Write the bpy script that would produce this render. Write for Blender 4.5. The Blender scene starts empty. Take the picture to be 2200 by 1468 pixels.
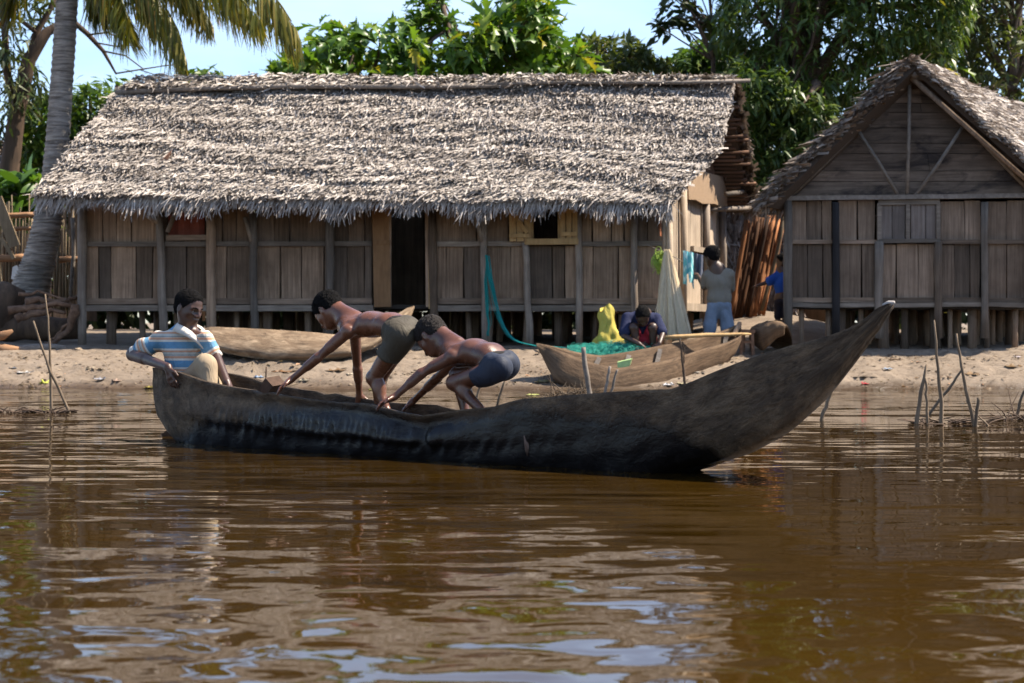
import bpy, math, random
import numpy as np
from mathutils import Vector, Matrix, Quaternion
R_ = math.radians
scene = bpy.context.scene
COL = scene.collection
rng = np.random.default_rng(7)
random.seed(7)

# ---------------------------------------------------------------- camera
F = 60 / 36 * 2200          # focal length in photograph pixels
HZ = 715.0                  # image row of the horizon
CH = 0.615                  # eye height over the water
cam_d = bpy.data.cameras.new('camera')
cam_d.lens = 60; cam_d.sensor_width = 36; cam_d.shift_y = (HZ - 734) / 2200
cam_d.clip_start = 0.1; cam_d.clip_end = 2000
cam_d.dof.use_dof = True; cam_d.dof.focus_distance = 8.3; cam_d.dof.aperture_fstop = 6.3
cam = bpy.data.objects.new('camera', cam_d); COL.objects.link(cam)
cam.location = (0, 0, CH); cam.rotation_euler = (R_(90), 0, 0)
scene.camera = cam

# ---------------------------------------------------------------- light
SUN_AZ, SUN_EL = 8.0, 54.0     # azimuth from +x towards +y (right and a little behind the houses)
world = bpy.data.worlds.new('World'); scene.world = world; world.use_nodes = True
wn = world.node_tree; wn.nodes.clear()
wo = wn.nodes.new('ShaderNodeOutputWorld'); bg = wn.nodes.new('ShaderNodeBackground')
sky = wn.nodes.new('ShaderNodeTexSky'); sky.sky_type = 'NISHITA'; sky.sun_disc = False
sky.sun_elevation = R_(SUN_EL); sky.sun_rotation = R_(90 - SUN_AZ)
sky.air_density = 1.0; sky.dust_density = 0.5; sky.ozone_density = 4.5; sky.altitude = 0
bg.inputs['Strength'].default_value = 0.097
tc = wn.nodes.new('ShaderNodeTexCoord'); mp = wn.nodes.new('ShaderNodeMapping'); mp.inputs['Scale'].default_value = (1.0, 1.0, 3.5)
cn = wn.nodes.new('ShaderNodeTexNoise'); cn.inputs['Scale'].default_value = 2.2; cn.inputs['Detail'].default_value = 6; cn.inputs['Roughness'].default_value = 0.55
cr = wn.nodes.new('ShaderNodeValToRGB'); cr.color_ramp.elements[0].position = 0.42; cr.color_ramp.elements[1].position = 0.8
cr.color_ramp.elements[1].color = (0.62, 0.62, 0.62, 1)
cm = wn.nodes.new('ShaderNodeMix'); cm.data_type = 'RGBA'; cm.inputs[7].default_value = (5.6, 6.4, 8.2, 1)
wn.links.new(tc.outputs['Generated'], mp.inputs[0]); wn.links.new(mp.outputs[0], cn.inputs['Vector'])
wn.links.new(cn.outputs['Fac'], cr.inputs[0]); wn.links.new(cr.outputs[0], cm.inputs[0])
wn.links.new(sky.outputs[0], cm.inputs[6]); wn.links.new(cm.outputs[2], bg.inputs['Color']); wn.links.new(bg.outputs[0], wo.inputs[0])
sun_d = bpy.data.lights.new('sun', 'SUN'); sun_d.energy = 5.0; sun_d.angle = R_(0.53); sun_d.color = (1.0, 0.90, 0.75)
sun = bpy.data.objects.new('sun', sun_d); COL.objects.link(sun); sun.location = (20, 10, 20)
sd = Vector((math.cos(R_(SUN_EL)) * math.cos(R_(SUN_AZ)), math.cos(R_(SUN_EL)) * math.sin(R_(SUN_AZ)), math.sin(R_(SUN_EL))))
sun.rotation_euler = sd.to_track_quat('Z', 'Y').to_euler()
vs = scene.view_settings
vs.view_transform = 'Standard'; vs.look = 'None'; vs.gamma = 1.0; vs.use_curve_mapping = False; vs.exposure = 1.3
scene.cycles.max_bounces = 5; scene.cycles.diffuse_bounces = 3; scene.cycles.glossy_bounces = 2; scene.cycles.transmission_bounces = 3; scene.cycles.transparent_max_bounces = 4
scene.cycles.use_adaptive_sampling = True; scene.cycles.adaptive_threshold = 0.02
scene.cycles.caustics_reflective = False; scene.cycles.caustics_refractive = False

# ---------------------------------------------------------------- helpers
def P(u, v, y):
    """world point that the photograph shows at pixel (u, v), y metres away"""
    return Vector(((u - 1100) / F * y, y, CH + (HZ - v) / F * y))
def pxm(n, y): return n / F * y
def V3(a): return Vector((float(a[0]), float(a[1]), float(a[2])))

def mesh_np(name, V, Fc, rnd=None, smooth=False, uv=None):
    V = np.asarray(V, dtype=np.float32).reshape(-1, 3); Fc = np.asarray(Fc, dtype=np.int32)
    m = bpy.data.meshes.new(name); n, k = Fc.shape
    m.vertices.add(len(V)); m.vertices.foreach_set('co', V.ravel())
    m.loops.add(n * k); m.loops.foreach_set('vertex_index', Fc.ravel())
    m.polygons.add(n); m.polygons.foreach_set('loop_start', np.arange(0, n * k, k, dtype=np.int32))
    m.polygons.foreach_set('loop_total', np.full(n, k, dtype=np.int32))
    if smooth: m.polygons.foreach_set('use_smooth', np.ones(n, dtype=bool))
    m.update(calc_edges=True)
    if rnd is not None:
        a = m.attributes.new('rnd', 'FLOAT', 'POINT'); a.data.foreach_set('value', np.asarray(rnd, dtype=np.float32))
    return m

class MB:
    """collects shapes of ONE part"""
    def __init__(s): s.v = []; s.f = []; s.sm = []
    def add(s, vs, fs, smooth=False):
        b = len(s.v); s.v += [tuple(p) for p in vs]; s.f += [tuple(b + i for i in q) for q in fs]; s.sm += [smooth] * len(fs)
    def box8(s, p):   # p: 8 corners: bottom 4 ccw, top 4 ccw
        s.add(p, [(3, 2, 1, 0), (4, 5, 6, 7), (0, 1, 5, 4), (1, 2, 6, 5), (2, 3, 7, 6), (3, 0, 4, 7)])
    def bar(s, a, b, w, t, side=None, jit=0.0, seg=1):
        """beam from a to b; w along `side`, t along the third axis"""
        a = V3(a); b = V3(b); d = (b - a); L = d.length; d = d / L
        if side is None: side = Vector((0, 0, 1)) if abs(d.z) < 0.9 else Vector((1, 0, 0))
        sd_ = V3(side); sd_ = (sd_ - d * sd_.dot(d)).normalized(); th = d.cross(sd_)
        rings = []
        for i in range(seg + 1):
            c = a + d * (L * i / seg)
            if jit and 0 < i < seg: c = c + sd_ * random.uniform(-jit, jit) + th * random.uniform(-jit, jit) * .3
            ww = w * (1 + (random.uniform(-jit, jit) * 3 if jit else 0))
            rings.append([c - sd_ * ww / 2 - th * t / 2, c + sd_ * ww / 2 - th * t / 2, c + sd_ * ww / 2 + th * t / 2, c - sd_ * ww / 2 + th * t / 2])
        vs = [p for r in rings for p in r]; fs = [(3, 2, 1, 0), tuple(4 * seg + i for i in range(4))]
        for i in range(seg):
            for k in range(4):
                fs.append((4 * i + k, 4 * i + (k + 1) % 4, 4 * i + 4 + (k + 1) % 4, 4 * i + 4 + k))
        s.add(vs, fs)
    def tube(s, pts, rad, n=8, caps=True, wob=0.0):
        pts = [V3(p) for p in pts]
        if not hasattr(rad, '__len__'): rad = [rad] * len(pts)
        vs = []; up = None
        for i, p in enumerate(pts):
            d = (pts[min(i + 1, len(pts) - 1)] - pts[max(i - 1, 0)]).normalized()
            if up is None: up = Vector((0, 0, 1)) if abs(d.z) < 0.9 else Vector((1, 0, 0))
            x = (up - d * up.dot(d)).normalized(); y = d.cross(x); up = x
            for k in range(n):
                a = 2 * math.pi * k / n; r = rad[i] * (1 + (random.uniform(-wob, wob) if wob else 0))
                vs.append(p + x * (math.cos(a) * r) + y * (math.sin(a) * r))
        fs = []
        for i in range(len(pts) - 1):
            for k in range(n):
                fs.append((n * i + k, n * i + (k + 1) % n, n * i + n + (k + 1) % n, n * i + n + k))
        if caps: fs += [tuple(reversed(range(n))), tuple(n * (len(pts) - 1) + k for k in range(n))]
        s.add(vs, fs, True)
    def mesh(s, name):
        m = bpy.data.meshes.new(name); m.from_pydata(s.v, [], s.f)
        m.polygons.foreach_set('use_smooth', s.sm); m.update(); return m
    def build(s, name, mat, parent=None, **k): return link(name, s.mesh(name), mat, parent, **k)

def link(name, mesh, mat, parent=None, label=None, category=None, group=None, kind=None):
    o = bpy.data.objects.new(name, mesh); COL.objects.link(o)
    if mat is not None:
        for mm in (mat if isinstance(mat, (list, tuple)) else [mat]): mesh.materials.append(mm)
    if parent is not None: adopt(o, parent)
    tag(o, label, category, group, kind); return o
def adopt(o, parent):
    o.parent = parent
    q = parent; off = Vector(parent.location)
    while q.parent is not None: q = q.parent; off = off + Vector(q.location)
    o.matrix_parent_inverse = Matrix.Translation(-Vector(ROOTLOC.get(rootof(parent).name, (0, 0, 0)))) if parent.type == 'EMPTY' else Matrix()
def rootof(o):
    while o.parent is not None: o = o.parent
    return o
ROOTLOC = {}
def tag(o, label=None, category=None, group=None, kind=None):
    if label: o['label'] = label
    if category: o['category'] = category
    if group: o['group'] = group
    if kind: o['kind'] = kind
def thing(name, label, category, loc=(0, 0, 0), group=None):
    o = bpy.data.objects.new(name, None); COL.objects.link(o); o.location = loc; o.empty_display_size = .1
    ROOTLOC[o.name] = tuple(loc); tag(o, label, category, group); return o

def instance(T, TF, pos, ex, ey, ez):
    """many copies of a template (verts T, faces TF) as one vertex/face array; ex, ey, ez (n,3) already scaled"""
    T = np.asarray(T, float); TF = np.asarray(TF, int); n = len(pos); k = len(T)
    V = pos[:, None, :] + T[None, :, 0, None] * ex[:, None, :] + T[None, :, 1, None] * ey[:, None, :] + T[None, :, 2, None] * ez[:, None, :]
    Fc = (TF[None] + (np.arange(n) * k)[:, None, None]).reshape(-1, TF.shape[1])
    return V.reshape(-1, 3), Fc
def nrm(a): return a / np.maximum(np.linalg.norm(a, axis=-1, keepdims=True), 1e-9)

# ---------------------------------------------------------------- materials
class NT:
    def __init__(s, name):
        s.m = bpy.data.materials.new(name); s.m.use_nodes = True; s.t = s.m.node_tree; s.t.nodes.clear()
        s.out = s.n('ShaderNodeOutputMaterial'); s.b = s.n('ShaderNodeBsdfPrincipled'); s.l(s.b.outputs[0], s.out.inputs[0])
    def n(s, t, **k):
        o = s.t.nodes.new(t)
        for a, b in k.items(): setattr(o, a, b)
        return o
    def l(s, a, b): s.t.links.new(a, b)
    def coord(s, scale=(1, 1, 1), kind='Object', loc=(0, 0, 0)):
        c = s.n('ShaderNodeTexCoord'); m = s.n('ShaderNodeMapping'); m.inputs['Scale'].default_value = scale; m.inputs['Location'].default_value = loc
        s.l(c.outputs[kind], m.inputs[0]); return m.outputs[0]
    def noise(s, vec, scale, detail=4, rough=.6, dist=0.0):
        o = s.n('ShaderNodeTexNoise'); o.inputs['Scale'].default_value = scale; o.inputs['Detail'].default_value = detail
        o.inputs['Roughness'].default_value = rough; o.inputs['Distortion'].default_value = dist
        if vec is not None: s.l(vec, o.inputs['Vector'])
        return o
    def ramp(s, fac, stops):
        o = s.n('ShaderNodeValToRGB'); e = o.color_ramp.elements
        while len(e) < len(stops): e.new(0.5)
        for i, (p, c) in enumerate(stops): e[i].position = p; e[i].color = (*c, 1) if len(c) == 3 else c
        s.l(fac, o.inputs[0]); return o.outputs[0]
    def mix(s, fac, a, b, mode='MIX'):
        o = s.n('ShaderNodeMix'); o.data_type = 'RGBA'; o.blend_type = mode
        for sock, val in ((o.inputs[0], fac), (o.inputs[6], a), (o.inputs[7], b)):
            if hasattr(val, 'links'): s.l(val, sock)
            elif hasattr(val, '__len__'): sock.default_value = (*val, 1) if len(val) == 3 else val
            else: sock.default_value = val
        return o.outputs[2]
    def math(s, op, a, b=0.0):
        o = s.n('ShaderNodeMath', operation=op)
        for i, val in enumerate((a, b)):
            if hasattr(val, 'links'): s.l(val, o.inputs[i])
            else: o.inputs[i].default_value = val
        return o.outputs[0]
    def maprange(s, v, a, b, c=0.0, d=1.0):
        o = s.n('ShaderNodeMapRange'); s.l(v, o.inputs[0])
        for i, x in enumerate((a, b, c, d)): o.inputs[i + 1].default_value = x
        return o.outputs[0]
    def attr(s, name='rnd'): return s.n('ShaderNodeAttribute', attribute_name=name).outputs['Fac']
    def objrnd(s): return s.n('ShaderNodeObjectInfo').outputs['Random']
    def color(s, c):
        if hasattr(c, 'links'): s.l(c, s.b.inputs['Base Color'])
        else: s.b.inputs['Base Color'].default_value = (*c, 1)
    def bump(s, h, dist=.01, strength=1.0):
        o = s.n('ShaderNodeBump'); o.inputs['Distance'].default_value = dist; o.inputs['Strength'].default_value = strength
        s.l(h, o.inputs['Height']); s.l(o.outputs[0], s.b.inputs['Normal'])
    def set(s, **k):
        for a, b in k.items(): s.b.inputs[a.replace('_', ' ')].default_value = b
        return s

def wood(name, dark, light, grain='z', rough=.85, var=.45, fine=60, spec=.25, stain=None):
    t = NT(name); sc = {'z': (fine, fine, 1.6), 'x': (1.6, fine, fine), 'u': (fine * .5,) * 3}[grain]
    v = t.coord(sc); off = t.n('ShaderNodeVectorMath', operation='ADD'); r = t.objrnd()
    comb = t.n('ShaderNodeCombineXYZ'); k = t.math('MULTIPLY', r, 91.0)
    for i in range(3): t.l(k, comb.inputs[i])
    t.l(v, off.inputs[0]); t.l(comb.outputs[0], off.inputs[1])
    n1 = t.noise(off.outputs[0], 1.0, 5, .65, .4)
    n2 = t.noise(t.coord((2.5, 2.5, 2.5)), 1.0, 5, .6)
    c = t.ramp(n1.outputs['Fac'], [(.30, dark), (.72, light)])
    c = t.mix(t.ramp(n2.outputs['Fac'], [(.35, (0, 0, 0)), (.75, (.7, .7, .7))]), c, [d * .62 for d in dark])
    if stain is not None:
        n3 = t.noise(t.coord((1.1, 1.1, 3.0)), 1.3, 6, .65, .6)
        c = t.mix(t.ramp(n3.outputs['Fac'], [(.5, (0, 0, 0)), (.62, (.85, .85, .85))]), c, stain)
    c = t.mix(1.0, c, t.mix(r, (1 - var,) * 3, (1 + var * .55, 1 + var * .5, 1 + var * .45)), 'MULTIPLY')
    t.color(c); t.set(Roughness=rough); t.b.inputs['Specular IOR Level'].default_value = spec
    t.bump(n1.outputs['Fac'], .006, .8); return t.m

def plain(name, col, rough=.8, var=.15, nscale=8, spec=.3, bump=0.0, bscale=60):
    t = NT(name); n = t.noise(t.coord(), nscale, 5, .6)
    c = t.mix(n.outputs['Fac'], [x * (1 - var) for x in col], [min(1, x * (1 + var)) for x in col])
    t.color(c); t.set(Roughness=rough); t.b.inputs['Specular IOR Level'].default_value = spec
    if bump: t.bump(t.noise(t.coord(), bscale, 4, .6).outputs['Fac'], bump, 1.0)
    return t.m

def leafmat(name, c0, c1, c2, trans=.35, rough=.5, spec=.35, att=True):
    """leaf: three colours picked by each leaf's own random number, with light coming through"""
    t = NT(name); r = t.attr() if att else t.objrnd()
    c = t.ramp(r, [(0.0, c0), (.55, c1), (.93, c2), (1.0, (min(1, c2[0] * 1.8), c2[1] * 1.05, c2[2] * .7))])
    t.color(c); t.set(Roughness=rough); t.b.inputs['Specular IOR Level'].default_value = spec
    tr = t.n('ShaderNodeBsdfTranslucent'); mx = t.n('ShaderNodeMixShader'); mx.inputs[0].default_value = trans
    bright = t.mix(1.0, c, (1.3, 1.35, .6), 'MULTIPLY')
    t.l(bright, tr.inputs[0]); t.l(t.b.outputs[0], mx.inputs[1]); t.l(tr.outputs[0], mx.inputs[2]); t.l(mx.outputs[0], t.out.inputs[0])
    return t.m

M = {}
M['wall'] = wood('weathered_plank', (.150, .098, .064), (.43, .300, .205), 'z', var=.62, fine=46)
M['wall_h'] = wood('weathered_board', (.135, .092, .064), (.34, .245, .175), 'x', var=.5, fine=40)
M['wall_b'] = wood('brown_plank', (.145, .098, .068), (.38, .275, .198), 'z', var=.55, fine=46)
M['gable'] = wood('gable_board', (.095, .067, .049), (.26, .192, .145), 'x', var=.45, fine=30, stain=(.016, .013, .014))
M['post'] = wood('grey_post', (.150, .118, .094), (.37, .305, .25), 'z', var=.45, fine=38)
M['pole'] = wood('pale_pole', (.14, .115, .095), (.30, .255, .215), 'u', var=.25, fine=40)
M['beam'] = wood('grey_beam', (.135, .106, .084), (.31, .255, .205), 'x', var=.35, fine=38)
M['black_post'] = wood('black_post', (.018, .016, .018), (.040, .036, .036), 'z', var=.2)
M['sunplank'] = wood('sunlit_plank', (.34, .26, .19), (.66, .54, .42), 'z', var=.30, fine=36)  # lighter copy of the wall wood, sunlight put into its colour
M['fresh'] = wood('fresh_yellow_wood', (.36, .22, .095), (.56, .37, .175), 'z', var=.12, fine=24)
M['doorwood'] = wood('reddish_door_wood', (.20, .105, .048), (.36, .20, .095), 'z', var=.15, fine=22)
M['mat'] = plain('palm_mat', (.30, .205, .13), .85, .3, 25, bump=.01)
M['wall_d'] = wood('dark_weathered_plank', (.085, .060, .043), (.23, .168, .122), 'z', var=.4, fine=46)
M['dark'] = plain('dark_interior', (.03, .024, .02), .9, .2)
M['redpole'] = wood('red_brown_pole', (.11, .042, .016), (.50, .215, .085), 'z', var=.85, fine=26)
M['batten'] = wood('batten', (.11, .055, .033), (.27, .155, .095), 'x', var=.4, fine=30)
M['bamboo'] = wood('bamboo', (.16, .115, .07), (.34, .26, .165), 'z', var=.55, fine=30)
M['rail'] = wood('orange_rail', (.22, .11, .055), (.40, .235, .13), 'x', var=.2, fine=30)
M['stick'] = wood('stick', (.12, .085, .055), (.30, .22, .15), 'z', var=.4, fine=50)
M['drift'] = wood('driftwood', (.10, .052, .032), (.30, .18, .115), 'u', var=.35, fine=30)
M['bark'] = wood('bark', (.085, .060, .045), (.21, .155, .115), 'z', var=.2, fine=14)
M['bark_dark'] = wood('dark_bark', (.05, .034, .024), (.15, .095, .062), 'z', var=.2, fine=14)

def thatchmat(name, a, b, c):
    t = NT(name); r = t.attr(); n = t.noise(t.coord(), 1.3, 4, .6)
    n2 = t.noise(t.coord((1.1, 1.1, 5.0)), 1.6, 5, .65, .6)
    k = t.math('ADD', t.math('MULTIPLY', r, .62), t.math('ADD', t.math('MULTIPLY', n.outputs['Fac'], .25), t.math('MULTIPLY', t.math('SUBTRACT', n2.outputs['Fac'], .42), .85)))
    t.color(t.ramp(k, [(.12, a), (.55, b), (.95, c)])); t.set(Roughness=.62); t.b.inputs['Specular IOR Level'].default_value = .35
    tr = t.n('ShaderNodeBsdfTranslucent'); tr.inputs[0].default_value = (*[x * .5 for x in b], 1)
    mx = t.n('ShaderNodeMixShader'); mx.inputs[0].default_value = .12
    t.l(t.b.outputs[0], mx.inputs[1]); t.l(tr.outputs[0], mx.inputs[2]); t.l(mx.outputs[0], t.out.inputs[0]); return t.m
M['thatch'] = thatchmat('grey_thatch', (.080, .060, .047), (.42, .362, .315), (.70, .63, .565))
M['thatch_b'] = thatchmat('brown_thatch', (.075, .052, .038), (.24, .185, .145), (.47, .39, .33))
M['thatch_light_block'] = plain('thatch_light_block', (.06, .043, .032), .95, .3, 30)
# ---------------------------------------------------------------- ground and water
GY = [-600, -40, 0, 12, 16.5, 18.75, 19.2, 19.9, 20.6, 21.7, 23.2, 25, 28, 34, 60, 600]
GZ = [-2.5, -2.5, -2.0, -1.4, -.55, 0.0, .125, .285, .39, .44, .50, .62, .66, .68, .9, 4]
def hash_noise(x, y, s, seed):
    a = np.sin(x * 1.7 * s + seed) * np.cos(y * 2.3 * s - seed * 1.3) + .6 * np.sin((x * .8 + y * 1.9) * 2.1 * s + seed * 2.7) + .4 * np.sin((x * 2.9 - y * 1.1) * 1.7 * s + seed * .7)
    return a / 2
def ground_z(x, y):
    x = np.asarray(x, float); y = np.asarray(y, float)
    yy = y + .22 * np.sin(x * .55 + 1.0) * np.clip((21 - y) / 3, 0, 1) + .07 * np.sin(x * 2.3) * np.clip((20.5 - y) / 2, 0, 1)
    z = np.interp(yy, GY, GZ)
    z = z + .32 * np.exp(-((x - 3.7) / 1.1) ** 2 - ((y - 26.0) / 2.6) ** 2)
    near = np.exp(-((y - 20) / 5) ** 2)
    return z + near * (.022 * hash_noise(x, y, 1.6, 3) + .013 * hash_noise(x, y, 4.0, 9) + .010 * hash_noise(x + .3 * np.sin(y * 7), y + .2 * np.sin(x * 5), 9.0, 5))
def gz(x, y): return float(ground_z(x, y))
def build_ground():
    xs = np.concatenate([np.linspace(-600, -40, 12), np.linspace(-34, -9, 26), np.arange(-8.4, 9.4, .065), np.linspace(10, 40, 26), np.linspace(60, 600, 12)])
    ys = np.concatenate([np.linspace(-600, 10, 14), np.linspace(12, 18, 12), np.arange(18.2, 23, .05), np.linspace(23.2, 34, 34), np.linspace(36, 80, 16), np.linspace(110, 600, 8)])
    X, Y = np.meshgrid(xs, ys); Z = ground_z(X, Y)
    gf = np.random.default_rng(77)
    for _ in range(420):                                        # footprints and drag marks in the soft bank
        fx, fy = gf.uniform(-7.5, 8), 18.9 + 2.6 * gf.beta(1.3, 1.3); a = gf.uniform(0, 3.14); la, lb = gf.uniform(.08, .15), gf.uniform(.04, .07)
        m_ = (np.abs(X - fx) < .5) & (np.abs(Y - fy) < .5); dx, dy = X[m_] - fx, Y[m_] - fy; p, q = dx * math.cos(a) + dy * math.sin(a), -dx * math.sin(a) + dy * math.cos(a); r2 = (p / la) ** 2 + (q / lb) ** 2
        Z[m_] += -.030 * np.exp(-r2) + .012 * np.exp(-(np.sqrt(r2) - 1.6) ** 2 * 4)
    V = np.stack([X, Y, Z], -1).reshape(-1, 3); nx = len(xs); ny = len(ys)
    i = np.arange(ny - 1)[:, None] * nx + np.arange(nx - 1)[None]
    Fc = np.stack([i, i + 1, i + nx + 1, i + nx], -1).reshape(-1, 4)
    t = NT('sand'); v = t.coord()
    n1 = t.noise(v, 1.4, 6, .65); n2 = t.noise(v, 14, 6, .7); n3 = t.noise(t.coord((1, 2.6, 1)), 5, 5, .7, .5)
    c = t.ramp(n1.outputs['Fac'], [(.3, (.138, .104, .075)), (.7, (.240, .186, .137))])
    c = t.mix(t.ramp(n3.outputs['Fac'], [(.52, (0, 0, 0)), (.68, (.75, .75, .75))]), c, (.100, .069, .046))
    c = t.mix(t.ramp(n2.outputs['Fac'], [(.55, (0, 0, 0)), (.75, (.6, .6, .6))]), c, (.085, .055, .034))
    g = t.n('ShaderNodeNewGeometry'); sx = t.n('ShaderNodeSeparateXYZ'); t.l(g.outputs['Position'], sx.inputs[0])
    wetz = t.math('ADD', sx.outputs['Z'], t.math('MULTIPLY', t.math('SUBTRACT', n1.outputs['Fac'], .5), .10))
    wet = t.maprange(wetz, .015, .10, 1.0, 0.0)
    c = t.mix(wet, c, t.mix(1.0, c, (.42, .36, .30), 'MULTIPLY')); t.color(c)
    t.l(t.maprange(wet, 0, 1, .92, .35), t.b.inputs['Roughness']); t.b.inputs['Specular IOR Level'].default_value = .3
    h = t.math('ADD', n2.outputs['Fac'], t.math('MULTIPLY', n3.outputs['Fac'], 1.4)); t.bump(h, .022, .8)
    link('ground', mesh_np('ground', V, Fc, smooth=True), t.m, kind='structure')
build_ground()

def build_water():
    xs = np.linspace(-60, 60, 40); ys = np.concatenate([np.linspace(-60, 0, 8), np.linspace(1.5, 19.6, 30)])
    X, Y = np.meshgrid(xs, ys); V = np.stack([X, Y, 0 * X], -1).reshape(-1, 3); nx = len(xs); ny = len(ys)
    i = np.arange(ny - 1)[:, None] * nx + np.arange(nx - 1)[None]
    Fc = np.stack([i, i + 1, i + nx + 1, i + nx], -1).reshape(-1, 4)
    t = NT('brown_water')
    # surface slopes of slow swell, ripples and fine cat's-paws, as a normal
    def slope(scale, sxyz, amp, detail, loc=(0, 0, 0), dist=.3):
        n = t.noise(t.coord(sxyz, loc=loc), scale, detail, .5, dist)
        s = t.n('ShaderNodeVectorMath', operation='SUBTRACT'); s.inputs[1].default_value = (.5, .5, .5); t.l(n.outputs['Color'], s.inputs[0])
        m = t.n('ShaderNodeVectorMath', operation='MULTIPLY'); m.inputs[1].default_value = (amp[0], amp[1], 0); t.l(s.outputs[0], m.inputs[0]); return m.outputs[0]
    def vadd(a, b):
        o = t.n('ShaderNodeVectorMath', operation='ADD'); t.l(a, o.inputs[0]); t.l(b, o.inputs[1]); return o.outputs[0]
    def vscale(a, k):
        o = t.n('ShaderNodeVectorMath', operation='SCALE'); t.l(a, o.inputs[0]); t.l(k, o.inputs['Scale']); return o.outputs[0]
    swell = slope(1.0, (.55, 1.5, 1), (.035, .065), 3)
    rip = slope(1.0, (4.0, 6.6, 1), (.13, .285), 3, (5, 3, 0), .6)
    fine = slope(1.0, (2.0, 9.5, 1), (.055, .290), 5, (1, 8, 0), .5)
    patch = t.ramp(t.noise(t.coord((.35, .6, 1)), 1.0, 2, .5).outputs['Fac'], [(.34, (.5,) * 3), (.60, (1,) * 3)])
    g = t.n('ShaderNodeNewGeometry'); sx = t.n('ShaderNodeSeparateXYZ'); t.l(g.outputs['Position'], sx.inputs[0])
    # wind ripples are stronger in the open river than in the lee of the bank and the canoe, and fade towards the lee at right
    lee = t.ramp(t.maprange(sx.outputs['Y'], 2.5, 19.0), [(.0, (1.4,) * 3), (.07, (1.15,) * 3), (.2, (.38,) * 3), (.6, (.40,) * 3), (1.0, (.7,) * 3)])
    lee = t.math('MULTIPLY', lee, t.maprange(sx.outputs['X'], .3, 1.2, 1.0, .55))
    far = t.ramp(t.maprange(sx.outputs['Y'], 2.5, 19.0), [(.0, (.35,) * 3), (.3, (.35,) * 3), (.5, (.7,) * 3), (1.0, (1.0,) * 3)])
    tot = vadd(vscale(swell, t.math('MULTIPLY', far, 4.2)), vadd(vscale(rip, t.math('MULTIPLY', lee, patch)), vscale(fine, t.math('MULTIPLY', patch, t.ramp(t.maprange(sx.outputs['Y'], 2.5, 19.0), [(.0, (.45,) * 3), (.1, (.55,) * 3), (.22, (.95,) * 3), (1.0, (1.0,) * 3)])))))
    up = t.n('ShaderNodeVectorMath', operation='ADD'); up.inputs[1].default_value = (0, 0, 1); t.l(tot, up.inputs[0])
    no = t.n('ShaderNodeVectorMath', operation='NORMALIZE'); t.l(up.outputs[0], no.inputs[0])
    n1 = t.noise(t.coord((.3, .5, 1)), 1.0, 4, .5)
    body_c = (t.ramp(n1.outputs['Fac'], [(.3, (.029, .0142, .0019)), (.7, (.045, .0235, .0033))]))
    df = t.n('ShaderNodeBsdfDiffuse'); t.l(body_c, df.inputs[0]); gl = t.n('ShaderNodeBsdfGlossy'); gl.inputs['Roughness'].default_value = .03; t.l(no.outputs[0], gl.inputs['Normal'])
    fr = t.n('ShaderNodeFresnel'); fr.inputs['IOR'].default_value = 1.333; t.l(no.outputs[0], fr.inputs['Normal']); mx = t.n('ShaderNodeMixShader')
    t.l(t.math('POWER', fr.outputs[0], .72), mx.inputs[0]); t.l(df.outputs[0], mx.inputs[1]); t.l(gl.outputs[0], mx.inputs[2]); t.l(mx.outputs[0], t.out.inputs[0])
    link('water', mesh_np('water', V, Fc, smooth=True), t.m, kind='structure')
build_water()
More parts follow.
